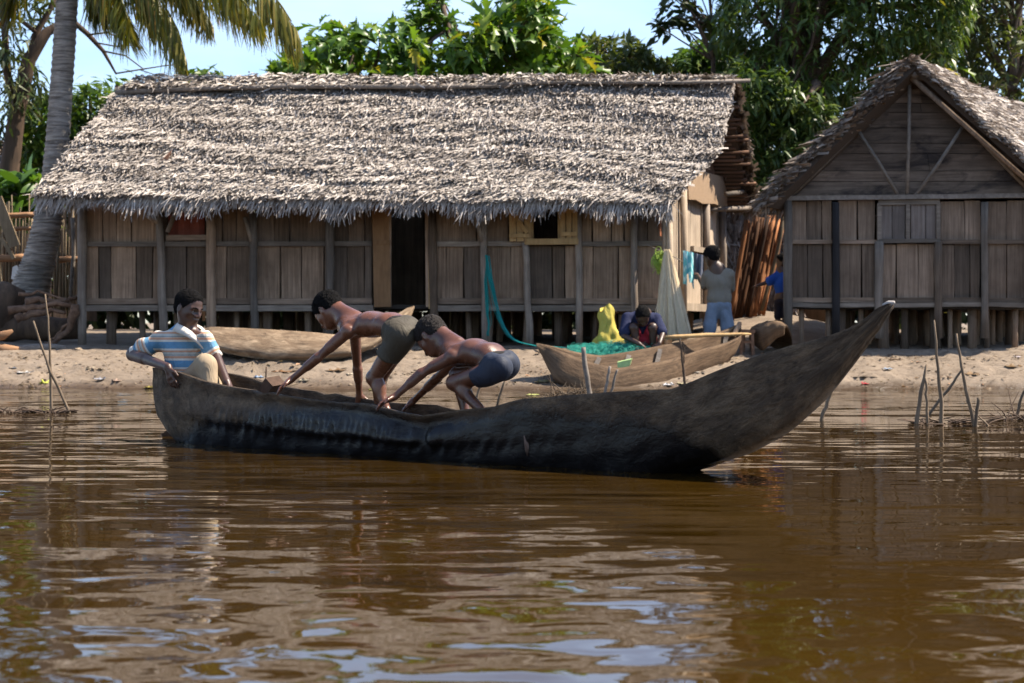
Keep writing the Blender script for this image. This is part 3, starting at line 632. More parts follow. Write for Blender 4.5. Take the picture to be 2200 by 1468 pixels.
def rosettes(tips, axis, per, size, aspect, droop, g, spread=1.0, jitter=.12):
    """leaf frames around branch tips: returns pos, ex, ey, ez, rnd"""
    n = len(tips) * per; tp = np.repeat(tips, per, 0); ax = np.repeat(axis, per, 0)
    a = g.uniform(0, 2 * math.pi, n); 
    ref = nrm(np.cross(ax, np.array([[.3, .5, .8]]))); b2 = np.cross(ax, ref)
    rad = ref * np.cos(a)[:, None] + b2 * np.sin(a)[:, None]
    ey = nrm(rad * spread + ax * g.uniform(-.1, .9, n)[:, None] + np.array([[0, 0, -1.0]]) * (droop * g.uniform(.4, 1.4, n))[:, None])
    up = nrm(np.array([[0, 0, 1.0]]) + g.normal(0, .45, (n, 3)))
    ex = nrm(np.cross(ey, up)); ez = np.cross(ex, ey)
    L = size * g.uniform(.6, 1.2, n)
    pos = tp + g.normal(0, jitter * size, (n, 3)) - ax * (g.uniform(0, .5, n) * size)[:, None]
    return pos, ex * (L * aspect)[:, None], ey * L[:, None], ez * L[:, None], g.beta(1.6, 2.2, n)

def leafcrown(parent, frames, tmpl, mat, name='crown', single=0, leafmat_=None):
    pos, ex, ey, ez, rnd = frames
    if single:                                  # the leaves nearest the viewer stay leaves of their own
        d = np.linalg.norm(pos - np.array([[0, 0, CH]]), axis=1) + 3.0 * np.maximum(0, (pos[:, 2] - CH) / pos[:, 1] * F - HZ - 20) / 100 + 6.0 * np.maximum(0, HZ - 180 - (pos[:, 2] - CH) / pos[:, 1] * F) / 100
        o = np.argsort(d); near, o = o[:single], o[single:]
        tm = mesh_np('leaf', tmpl[0], tmpl[1], smooth=False); tm.materials.append(leafmat_)
        for i in near:
            ob = bpy.data.objects.new('leaf', tm); COL.objects.link(ob); ob.parent = parent
            rl = ROOTLOC[parent.name]; ob.matrix_parent_inverse = Matrix.Translation(-Vector(rl))
            mw = Matrix.Identity(4)
            for c, e in enumerate((ex[i], ey[i], ez[i])):
                for r in range(3): mw[r][c] = float(e[r])
            for r in range(3): mw[r][3] = float(pos[i][r])
            ob.matrix_basis = mw
        pos, ex, ey, ez, rnd = pos[o], ex[o], ey[o], ez[o], rnd[o]
    V, Fc = instance(tmpl[0], tmpl[1], pos, ex, ey, ez)
    return link(name, mesh_np(name, V, Fc, np.repeat(rnd, len(tmpl[0]))), mat, parent, kind='stuff')

def bend(a, b, k=.12, n=5, g=rng):
    a = np.array(a, float); b = np.array(b, float); L = np.linalg.norm(b - a); off = g.normal(0, k * L, 3); off[2] = abs(off[2]) * .6
    return [a * (1 - t) + b * t + off * math.sin(t * math.pi) for t in np.linspace(0, 1, n)]
def sample_tips(n, us, vtop, vbot, y0, y1, g, edge=.0):
    """branch tips whose outline follows the crown's real height above each place"""
    u = g.uniform(us[0], us[-1], n); t = np.interp(u, us, vtop); b = np.interp(u, us, vbot)
    v = t + (b - t) * g.uniform(0, 1, n) ** (1 + edge); y = g.uniform(y0, y1, n)
    return np.stack([(u - 1100) / F * y, y, CH + (HZ - v) / F * y], -1)
def tree(name, label, trunk, radii, tips, per, size, aspect, droop, tmpl, mat, bark, g, single=0, lmat=None, limbs=14, spread=1.0, group=None, cat='tree', centre=None, jitter=.12, twig=.012):
    base = trunk[0]; h = thing(name, label, cat, base, group)
    m = MB(); m.tube(trunk, radii, 9, wob=.05); m.build('trunk', bark, h)
    tips = np.asarray(tips); c = np.array(centre if centre is not None else tips.mean(0) - np.array([0, 0, .6]))
    ax = nrm(tips - c + g.normal(0, .25, tips.shape))
    leafcrown(h, rosettes(tips, ax, per, size, aspect, droop, g, spread, jitter), tmpl, mat, single=single, leafmat_=lmat)
    if limbs:
        m = MB(); tr = [np.array(p) for p in trunk]
        for i in g.choice(len(tips), min(limbs, len(tips)), replace=False):
            k = g.integers(max(1, len(tr) // 2), len(tr)); pts = bend(tr[k], tips[i], .10, 6, g)
            r0 = radii[k] * .5; m.tube(pts, [r0 * (1 - t) + twig * t for t in np.linspace(0, 1, 6)], 6, caps=False)
        m.build('branches', bark, h)
    return h

LM = {}
LM['bread'] = leafmat('breadfruit_leaf', (.040, .085, .012), (.085, .165, .022), (.17, .24, .035), .36, .38)
LM['bread1'] = leafmat('breadfruit_leaf_single', (.040, .085, .012), (.095, .18, .022), (.18, .245, .035), .36, .38, att=False)
LM['mango'] = leafmat('mango_leaf', (.026, .050, .012), (.068, .112, .022), (.17, .195, .042), .32, .42)
LM['olive'] = leafmat('olive_leaf', (.040, .056, .018), (.085, .105, .030), (.15, .15, .05), .35, .5)
LM['bush'] = leafmat('bush_leaf', (.030, .064, .012), (.075, .135, .020), (.17, .21, .035), .35, .45)
LM['gum'] = leafmat('gum_leaf', (.022, .040, .014), (.055, .075, .022), (.12, .12, .035), .3, .5)
LM['palm'] = leafmat('palm_leaflet', (.060, .072, .010), (.150, .150, .020), (.32, .235, .055), .38, .4)

def plants():
    g = np.random.default_rng(11)
    # three breadfruit trees behind the long house
    us = [590, 625, 660, 700, 730, 770, 810, 850, 885, 915]; vt = [168, 140, 105, 30, 55, 62, 45, 70, 62, 95]; vb = [215] * 10
    tips = sample_tips(80, us, vt, vb, 27.2, 29.8, g)
    tree('breadfruit_tree', 'breadfruit tree with large glossy lobed leaves behind the left of the ridge', [P(760, 700, 28.5), P(755, 420, 28.5), P(748, 230, 28.6), P(765, 90, 28.6)], [.2, .16, .11, .05],
         tips, 10, .46, .62, .35, LOB, LM['bread'], M['bark'], g, 260, LM['bread1'], 16, group='breadfruit trees behind the long house')
    us = [860, 900, 940, 985, 1020, 1060]; vt = [110, 96, 88, 70, 78, 60]; vb = [215] * 6
    tips = np.concatenate([sample_tips(48, us, vt, vb, 27.0, 29.2, g), sample_tips(9, [888, 930, 985], [8, -30, -40], [62, 75, 40], 28.0, 29.0, g)])
    tree('breadfruit_tree', 'breadfruit tree in the middle with a bare forked limb showing above its leaves', [P(1010, 700, 28.3), P(1006, 420, 28.3), P(992, 180, 28.4), P(962, 62, 28.5), P(946, -10, 28.5)], [.18, .15, .10, .06, .035],
         tips, 10, .44, .62, .35, LOB, LM['bread'], M['bark'], g, 200, LM['bread1'], 14, group='breadfruit trees behind the long house')
    us = [1040, 1065, 1090, 1130, 1165, 1190, 1215, 1255]; vt = [60, 5, -40, -50, -5, 45, 100, 120]; vb = [215] * 8
    tips = sample_tips(96, us, vt, vb, 27.2, 30.0, g)
    tree('breadfruit_tree', 'tall dense breadfruit tree reaching the top edge, right of the ridge middle', [P(1120, 700, 28.8), P(1118, 420, 28.8), P(1116, 200, 28.8), P(1125, 60, 28.8)], [.2, .16, .12, .05],
         tips, 10, .44, .62, .35, LOB, LM['bread'], M['bark'], g, 260, LM['bread1'], 14, group='breadfruit trees behind the long house')
    # olive bushy tree and a bright one right of it
    us = [1225, 1255, 1290, 1330, 1365, 1400, 1440]; vt = [110, 78, 84, 74, 92, 112, 135]; vb = [210] * 7
    tree('bushy_tree', 'olive green bushy tree with dry stems behind the roof ridge', [P(1330, 700, 30), P(1330, 400, 30), P(1335, 230, 30), P(1340, 130, 30)], [.15, .12, .09, .04],
         sample_tips(260, us, vt, vb, 29, 31, g), 12, .20, .34, .3, LANCE, LM['olive'], M['bark'], g, limbs=50, twig=.008)
    us = [1425, 1450, 1485, 1520, 1560, 1600]; vt = [150, 118, 100, 92, 96, 110]; vb = [215] * 6
    tree('bushy_tree', 'bright green leafy tree showing between the ridge end and the dark tree', [P(1520, 700, 31), P(1520, 400, 31), P(1518, 230, 31), P(1520, 130, 31)], [.15, .12, .09, .04],
         sample_tips(230, us, vt, vb, 30, 32, g), 12, .24, .34, .45, LANCE, LM['bush'], M['bark'], g, limbs=20)
    tips = np.concatenate([sample_tips(7, [1405, 1440], [35, 30], [85, 70], 29, 29.6, g), sample_tips(6, [1450, 1495], [20, 15], [80, 60], 29, 29.6, g), sample_tips(7, [1420, 1470], [-20, -10], [40, 30], 29, 29.6, g), sample_tips(6, [1500, 1545], [30, 20], [80, 95], 29, 29.6, g), sample_tips(8, [1440, 1560], [-80, -80], [-30, -20], 29, 29.6, g)])
    tree('sapling', 'thin bare sapling with a few leaf tufts against the sky', [P(1533, 700, 29.3), P(1533, 300, 29.3), P(1532, 130, 29.3), P(1530, 60, 29.3), P(1520, -70, 29.3)], [.06, .05, .04, .03, .02],
         tips, 7, .26, .42, .4, OVAL, LM['gum'], M['bark'], g, limbs=34, twig=.006)
    # big dark mango tree
    us = [1548, 1570, 1600, 1700, 1850, 1950, 2040, 2085]; vt = [-30, -160, -260, -330, -340, -300, -200, -40]; vb = [70, 150, 430, 440, 300, 170, 120, 30]
    tips = np.concatenate([sample_tips(1500, us, vt, vb, 26.2, 29.5, g), sample_tips(330, [1590, 1640, 1700, 1780], [120, 150, 180, 220], [430, 420, 380, 300], 25.6, 27.0, g)])
    tree('mango_tree', 'huge dark mango tree with dense drooping leaves between the two houses', [P(1760, 690, 28.2), P(1755, 400, 28.2), P(1735, 200, 28.1), P(1716, 40, 28.0), P(1700, -150, 28.0)], [.42, .36, .3, .2, .08],
         tips, 17, .21, .25, .7, LANCE, LM['mango'], M['bark_dark'], g, limbs=40, jitter=.3)
    us = [2045, 2080, 2120, 2160, 2200, 2260]; vt = [40, -60, -140, -180, -200, -220]; vb = [190, 240, 250, 260, 290, 330]
    tree('spreading_tree', 'grey green spreading tree at the right edge above the gable roof', [P(2186, 690, 30), P(2180, 300, 30), P(2172, 190, 30), P(2184, 80, 30), P(2195, -60, 30)], [.2, .14, .11, .09, .05],
         sample_tips(520, us, vt, vb, 29, 31.5, g), 11, .21, .30, .5, LANCE, LM['olive'], M['bark'], g, limbs=40, jitter=.35)
    tree('breadfruit_tree', 'small bright breadfruit crown peeking over the gable house ridge', [P(2010, 690, 29.6), P(2010, 400, 29.6), P(2008, 180, 29.6), P(2005, 110, 29.6)], [.1, .09, .07, .04],
         sample_tips(11, [1945, 1990, 2055], [105, 85, 100], [150, 150, 140], 28.3, 29.3, g), 9, .46, .55, .4, LOB, LM['bread'], M['bark'], g, 60, LM['bread1'], 6, group='breadfruit trees')
    # left: gum tree with bent limbs, bushes
    tips = np.concatenate([sample_tips(120, [-80, 0, 60, 112], [-160, -140, -120, -60], [150, 140, 60, 30], 27.5, 29, g), sample_tips(50, [0, 30, 70, 95], [100, 90, 130, 180], [290, 280, 260, 230], 27.5, 29, g)])
    h = tree('gum_tree', 'leaning brown gum tree with sparse leaves behind the palm at far left', [P(8, 690, 28), P(16, 400, 28), P(36, 250, 28), P(62, 130, 28), P(100, 70, 28), P(150, 40, 28.2), P(190, 75, 28.3), P(222, 110, 28.3), P(250, 160, 28.3)],
             [.2, .17, .14, .12, .085, .06, .045, .035, .015], tips, 9, .24, .22, .9, LANCE, LM['gum'], M['bark_dark'], g, limbs=0, jitter=.4)
    m = MB()
    for pts, r in [([(62, 130), (78, 70), (108, 20), (130, -40)], .07), ([(36, 250), (14, 150), (10, 60), (0, -20)], .08), ([(78, 70), (40, 40), (0, 20)], .04), ([(190, 75), (230, 70), (262, 84)], .018), ([(222, 110), (270, 120), (310, 150)], .016), ([(250, 158), (300, 150), (350, 142), (390, 138)], .014), ([(205, 92), (250, 100), (300, 96)], .014), ([(300, 150), (330, 160), (372, 165)], .01)]:
        m.tube([P(u, v, 28.2 + i * .03) for i, (u, v) in enumerate(pts)], [r * (1 - .6 * i / len(pts)) for i in range(len(pts))], 6)
    m.build('branches', M['bark_dark'], h)
    us = [40, 80, 130, 180, 230, 280, 330]; vt = [250, 215, 205, 180, 172, 175, 200]; vb = [360] * 7
    tree('bushy_tree', 'round green bush behind the palm trunk and the left roof end', [P(190, 690, 29), P(190, 500, 29), P(190, 380, 29), P(192, 280, 29)], [.15, .12, .1, .05],
         sample_tips(420, us, vt, vb, 28.3, 30.5, g), 11, .21, .38, .45, LANCE, LM['bush'], M['bark'], g, limbs=20, jitter=.35)
    tree('bushy_tree', 'small bush top just showing over the ridge near the palm frond', [P(430, 690, 31), P(430, 400, 31), P(430, 250, 31), P(430, 190, 31)], [.1, .09, .07, .04],
         sample_tips(60, [385, 430, 475], [168, 154, 166], [205, 205, 205], 30.4, 31.4, g), 11, .2, .38, .4, LANCE, LM['bush'], M['bark'], g, limbs=8, jitter=.3)
    tree('broadleaf_shrub', 'bright green broadleaf shrub behind the pole fence at left', [P(45, 660, 27), P(45, 560, 27), P(42, 480, 27), P(40, 420, 27)], [.06, .05, .04, .03],
         sample_tips(30, [-20, 10, 50, 95], [372, 362, 365, 380], [455, 460, 455, 440], 26.4, 27.6, g), 8, .42, .42, .5, OVAL, LM['bread'], M['bark'], g, limbs=16, cat='shrub', jitter=.25)
    # hedge trees that close the view behind the houses
    for i, (u, lab) in enumerate([(-180, 'dark hedge bush at the far left behind the fence'), (330, 'dark hedge bush behind the left end of the long house'), (820, 'dark hedge bush behind the house doorway'),
                                  (1300, 'dark hedge bush behind the yellow framed window'), (1700, 'dark hedge bush behind the leaning pole bundle'), (2200, 'dark hedge bush behind the gable house stilts')]):
        y = 33 + (i % 2) * 1.2
        tree('hedge_bush', lab, [P(u, 695, y), P(u, 640, y), P(u + 5, 560, y)], [.08, .07, .04],
             sample_tips(420, [u - 290, u - 120, u + 120, u + 290], [400, 360, 365, 405], [715] * 4, y - 1, y + 1, g), 10, .36, .42, .45, OVAL, LM['gum'], M['bark'], g, limbs=8, cat='bush', group='hedge behind the houses', jitter=.3)

def palm():
    g = np.random.default_rng(5); Y = 23.6
    h = thing('coconut_palm', 'tall coconut palm with ringed grey trunk at the left roof end', 'palm tree', P(60, 640, Y))
    path = [(52, 668, 92), (60, 640, 84), (72, 600, 76), (84, 560, 68), (96, 510, 62), (107, 450, 58), (117, 380, 53), (124, 300, 50), (131, 200, 48), (138, 100, 47), (144, 0, 46), (150, -120, 44), (152, -230, 42)]
    us = np.array(path, float); t = np.linspace(0, 1, len(path)); tt = np.linspace(0, 1, 150)
    m = MB(); pts = []; rad = []
    for i, s in enumerate(tt):
        u, v, w = [np.interp(s, t, us[:, k]) for k in range(3)]
        pts.append(P(u, v, Y)); rad.append(pxm(w, Y) / 2 * (1 + (.065 if i % 2 else -.02) + random.uniform(-.015, .015)))
    m.tube(pts, rad, 14)
    tm = NT('palm_trunk'); n = tm.noise(tm.coord((1.5, 1.5, 14)), 2.0, 5, .65, .5); n2 = tm.noise(tm.coord(), 3, 4, .6)
    c = tm.ramp(n.outputs['Fac'], [(.36, (.11, .088, .070)), (.62, (.44, .375, .315))])
    c = tm.mix(tm.ramp(n2.outputs['Fac'], [(.5, (0, 0, 0)), (.75, (.6, .6, .6))]), c, (.10, .095, .085)); tm.color(c); tm.set(Roughness=.85); tm.bump(n.outputs['Fac'], .04)
    m.build('trunk', tm.m, h)
    top = (152, -225)
    fr = [([(152, -225), (205, -190), (270, -110), (340, -10), (382, 62), (398, 118)], 0, .62), ([(152, -225), (270, -260), (420, -190), (540, -70), (605, 12), (642, 72)], .1, .60),
          ([(152, -225), (185, -170), (225, -80), (262, 0), (280, 60)], -.25, .55), ([(152, -225), (240, -210), (330, -110), (400, -30), (450, 40)], .35, .5),
          ([(152, -225), (100, -210), (50, -130), (22, -40), (12, 20)], .2, .5), ([(152, -225), (60, -260), (-60, -180), (-120, -60)], 0, .6),
          ([(152, -225), (250, -330), (420, -330), (560, -230), (640, -120)], .4, .6), ([(152, -225), (60, -340), (-90, -340), (-190, -240)], -.4, .6),
          ([(152, -225), (170, -360), (240, -450), (340, -480)], .6, .6), ([(152, -225), (120, -380), (40, -470), (-60, -480)], -.6, .6), ([(152, -225), (330, -190), (480, -60), (520, 10)], .6, .45), ([(152, -225), (240, -240), (330, -170), (420, -90), (500, -20), (560, 40)], -.2, .55), ([(152, -225), (200, -200), (250, -140), (310, -50), (340, 30)], .3, .55), ([(152, -225), (170, -180), (195, -100), (210, -30), (215, 20)], -.1, .5)]
    T, TF = LANCE
    for pts2, dy, ll in fr:
        q = np.array(pts2, float); k = 60; tq = np.linspace(0, 1, len(q)); ts = np.linspace(0, 1, k)
        u = np.interp(ts, tq, q[:, 0]); v = np.interp(ts, tq, q[:, 1])
        for _ in range(6): u[1:-1] = (u[:-2] + u[1:-1] + u[2:]) / 3; v[1:-1] = (v[:-2] + v[1:-1] + v[2:]) / 3
        y = Y + dy * 2.2 * ts; R = np.stack([(u - 1100) / F * y, y, CH + (HZ - v) / F * y], -1)
        mb = MB(); mb.tube([V3(p) for p in R[::6]], [.035 * (1 - .8 * s) for s in ts[::6]], 6); base = len(mb.v)
        n = 200; s = np.repeat(g.uniform(.12, 1, n), 2); side = np.tile([-1, 1], n)
        idx = np.clip((s * (k - 1)).astype(int), 1, k - 2); pos = R[idx] + (R[idx + 1] - R[idx]) * g.uniform(0, 1, 2 * n)[:, None]
        d = nrm(R[idx + 1] - R[idx - 1]); lat = nrm(np.cross(d, np.array([[0, 0, 1.0]])))
        ey = nrm(lat * (side * g.uniform(.1, .7, 2 * n))[:, None] + d * g.uniform(.0, .5, 2 * n)[:, None] + np.array([[0, 0, -1.0]]) * g.uniform(.9, 1.5, 2 * n)[:, None])
        ex = nrm(np.cross(ey, lat + g.normal(0, .3, (2 * n, 3)))); ez = np.cross(ex, ey)
        L = ll * 1.75 * g.uniform(.7, 1.15, 2 * n) * (1 - .55 * s ** 3)
        Vv, Ff = instance(T, TF, pos, ex * .030, ey * L[:, None], ez * L[:, None])
        V0 = np.array([tuple(p) for p in mb.v]); 
        quad = [f for f in mb.f if len(f) == 4]
        mesh = mesh_np('frond', np.concatenate([V0, Vv]), np.concatenate([np.array(quad), Ff + len(V0)]), np.concatenate([np.full(len(V0), .6), np.repeat(g.beta(1.8, 1.6, 2 * n), 6)]))
        link('frond', mesh, LM['palm'], h)
plants(); palm()
# ---------------------------------------------------------------- dugout canoes
def hull(name, N, K, R, mat, parent, e=.72, wall=.035, around=30, hew=.004, solid=lambda s: False, wetf=None, seed=0, adze=None, dents=(), bite=None):
    """dugout from station lists: near rim N, keel K, far rim R (each list of Vector)"""
    g = np.random.default_rng(seed); ns = len(N)
    hf = around // 2; fr_ = np.concatenate([np.linspace(0, .8, int(hf * .72), endpoint=False), np.linspace(.8 ** (1 / e), 1, hf - int(hf * .72)) ** e])
    ths = np.arcsin(np.clip(fr_ ** (1 / e), 0, 1)); th = np.concatenate([ths, (math.pi - ths)[::-1]]); FRC = np.concatenate([fr_, 9 - fr_[::-1]]); around = len(th); V = []; W = []
    out = np.zeros((ns, around, 3)); inn = np.zeros((ns, around, 3))
    f1 = g.uniform(0, 6.28, 12)
    for i in range(ns):
        n_, k_, r_ = [np.array(q[i]) for q in (N, K, R)]
        C = (n_ + r_) / 2; a = (n_ - r_) / 2; b = k_ - C; la = np.linalg.norm(a); lb = np.linalg.norm(b)
        fa = max(0.02, 1 - wall / max(la, 1e-4)); fb = max(0.02, 1 - wall * 1.3 / max(lb, 1e-4)); s = i / (ns - 1)
        if solid(s): fb = .04
        for j, t in enumerate(th):
            c = math.copysign(abs(math.cos(t)) ** e, math.cos(t)); sn = abs(math.sin(t)) ** e
            nz = hew * (math.sin(s * 31 + t * 3 + f1[0]) + .7 * math.sin(s * 77 - t * 5 + f1[1]) + .6 * math.sin(s * 140 + t * 9 + f1[2]) + .5 * math.sin(t * 17 + s * 23 + f1[3]))
            dirn = a * c + b * sn; dirn = dirn / max(np.linalg.norm(dirn), 1e-6)
            if adze is not None: nz += adze(s, FRC[j])
            out[i, j] = C + a * c + b * sn + dirn * nz * min(1, la / .1); inn[i, j] = C + a * c * fa + b * sn * fb
    for (ci, cj, ri, rj, depth) in dents:
        for i in range(ns):
            for j in range(around):
                w = math.exp(-((i / (ns - 1) - ci) / ri) ** 2 - ((FRC[j] - cj) / rj) ** 2)
                k_ = out[i, j] - (np.array(N[i]) + np.array(R[i])) / 2; out[i, j] -= k_ / max(np.linalg.norm(k_), 1e-6) * depth * w
    V = np.concatenate([out.reshape(-1, 3), inn.reshape(-1, 3)]); o2 = ns * around; Fc = []
    for i in range(ns - 1):
        for j in range(around - 1):
            a = i * around + j; Fc.append((a, a + 1, a + around + 1, a + around)); Fc.append((o2 + a, o2 + a + around, o2 + a + around + 1, o2 + a + 1))
        for j in (0, around - 1):
            a = i * around + j; q = (a, a + around, o2 + a + around, o2 + a); Fc.append(q if j == 0 else tuple(reversed(q)))
    for i in (0, ns - 1):
        for j in range(around - 1):
            a = i * around + j; q = (a, o2 + a, o2 + a + 1, a + 1); Fc.append(q if i == 0 else tuple(reversed(q)))
    m = mesh_np(name, V, np.array(Fc), smooth=True)
    cl = np.concatenate([[0], np.cumsum([(K[i + 1] - K[i]).length for i in range(ns - 1)])]); hc = np.zeros((ns, around, 3)); hc[:, :, 0] = cl[:, None]; hc[:, :, 1] = np.minimum(FRC, 9 - FRC)[None] * .42 + (FRC > 4)[None] * 5.0
    ha = m.attributes.new('hc', 'FLOAT_VECTOR', 'POINT'); ha.data.foreach_set('vector', np.concatenate([hc.reshape(-1, 3), hc.reshape(-1, 3) + 3.7]).astype(np.float32).ravel())
    if wetf is not None:
        w = np.array([wetf(p) for p in V], np.float32)
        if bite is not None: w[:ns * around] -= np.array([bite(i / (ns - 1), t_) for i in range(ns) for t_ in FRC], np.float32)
        at = m.attributes.new('wet', 'FLOAT', 'POINT'); at.data.foreach_set('value', w)
    return link(name, m, mat, parent)

def hullmat(name, dry0, dry1, wet, use_wet=True, warm=None, iso=False):
    """hewn wood: colours and relief run along the log (hc = length, girth)"""
    t = NT(name); at = t.n('ShaderNodeAttribute', attribute_name='hc').outputs['Vector']
    def hc(sx, sy):
        m = t.n('ShaderNodeMapping'); m.inputs['Scale'].default_value = (sx, sy, 1); t.l(at, m.inputs[0]); return m.outputs[0]
    n1 = t.noise(hc(9, 20) if iso else hc(2.2, 34), 1.0, 6, .7, .5); n2 = t.noise(hc(6, 9) if iso else hc(3.0, 7), 1.0, 6, .72, .3); n3 = t.noise(hc(26, 70) if iso else hc(7, 90), 1.0, 5, .65, .3); n4 = t.noise(hc(17, 22) if iso else hc(6, 16), 1.0, 6, .68, .8)
    c = t.ramp(n1.outputs['Fac'], [(.30, dry0), (.70, dry1)])
    if warm: c = t.mix(t.ramp(n2.outputs['Fac'], [(.46, (0, 0, 0)), (.66, (.8, .8, .8))]), c, warm)
    c = t.mix(t.ramp(n4.outputs['Fac'], [(.54, (0, 0, 0)), (.72, (.65, .65, .65))]), c, [x * .5 for x in dry0])
    crack = t.ramp(n3.outputs['Fac'], [(.29, (1, 1, 1)), (.36, (0, 0, 0))]); c = t.mix(crack, c, [x * .3 for x in dry0])
    if use_wet:
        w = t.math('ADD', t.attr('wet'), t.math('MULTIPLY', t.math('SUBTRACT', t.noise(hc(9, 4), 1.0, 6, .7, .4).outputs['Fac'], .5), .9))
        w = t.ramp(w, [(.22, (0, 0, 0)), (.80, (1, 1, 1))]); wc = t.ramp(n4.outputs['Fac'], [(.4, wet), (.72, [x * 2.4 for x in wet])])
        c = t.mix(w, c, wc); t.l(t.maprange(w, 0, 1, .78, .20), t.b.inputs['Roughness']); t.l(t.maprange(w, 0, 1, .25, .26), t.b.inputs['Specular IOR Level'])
    else: t.set(Roughness=.85)
    t.color(c); t.b.inputs['Specular IOR Level'].default_value = .3
    h = t.math('ADD', t.math('MULTIPLY', n3.outputs['Fac'], .35), t.math('ADD', t.math('MULTIPLY', n1.outputs['Fac'], .5), n4.outputs['Fac']))
    if use_wet: h = t.math('MULTIPLY', h, t.maprange(w, 0, 1, 1.0, .28))
    t.bump(h, .020 if iso else .011, .9); return t.m

# ---- the canoe in the water: its waterline gives its place on the river
def wl(u, v): y = CH * F / (v - HZ); return Vector(((u - 1100) / F * y, y, 0))
W0, W1 = wl(405, 955), wl(1455, 1022)
BD = (W1 - W0).normalized(); BN = Vector((BD.y, -BD.x, 0)); BN = BN if BN.y < 0 else -BN
A0 = W0 - BN * .205
def bp(s, off): return A0 + BD * s + BN * off
def boat_s(u, off):
    """place along the canoe where the sight line of column u meets the line at that offset"""
    k = (u - 1100) / F; q = A0 + BN * off; return (k * q.y - q.x) / (BD.x - k * BD.y)
def boat_y(u, off): s = boat_s(u, off); return bp(s, off).y
def JB(u, v, off): return P(u, v, boat_y(u, off))
RIM = [(335, 790), (360, 796), (380, 800), (430, 818), (480, 829), (540, 838), (556, 846), (580, 843), (600, 849), (660, 858), (720, 864), (790, 867), (820, 876), (860, 886), (905, 893), (935, 889), (980, 881), (1060, 874), (1100, 862), (1125, 856), (1160, 855), (1210, 850), (1300, 843), (1380, 838), (1442, 836),
       (1490, 819), (1545, 795), (1600, 774), (1649, 757), (1700, 742), (1753, 729), (1790, 718), (1822, 706), (1856, 686), (1884, 662), (1908, 652)]
KEEL = [(331, 800), (336, 840), (345, 872), (360, 908), (380, 936), (403, 957), (440, 975)]
BOW = [(1440, 1026), (1456, 1021), (1530, 1003), (1583, 981), (1640, 957), (1684, 935), (1739, 889), (1780, 846), (1815, 806), (1856, 750), (1880, 716), (1900, 688), (1919, 659)]
SW = 0.285
def halfw(f):   # half-width along the canoe, f = 0 stern .. 1 bow tip
    return float(np.interp(f, [0, .015, .05, .12, .25, .55, .70, .80, .88, .94, .98, 1.0], [.05, .12, .185, .235, .26, .27, .255, .215, .15, .085, .045, .02]))
s_lo = boat_s(333, .05); s_hi = boat_s(1916, .0); SL = s_hi - s_lo
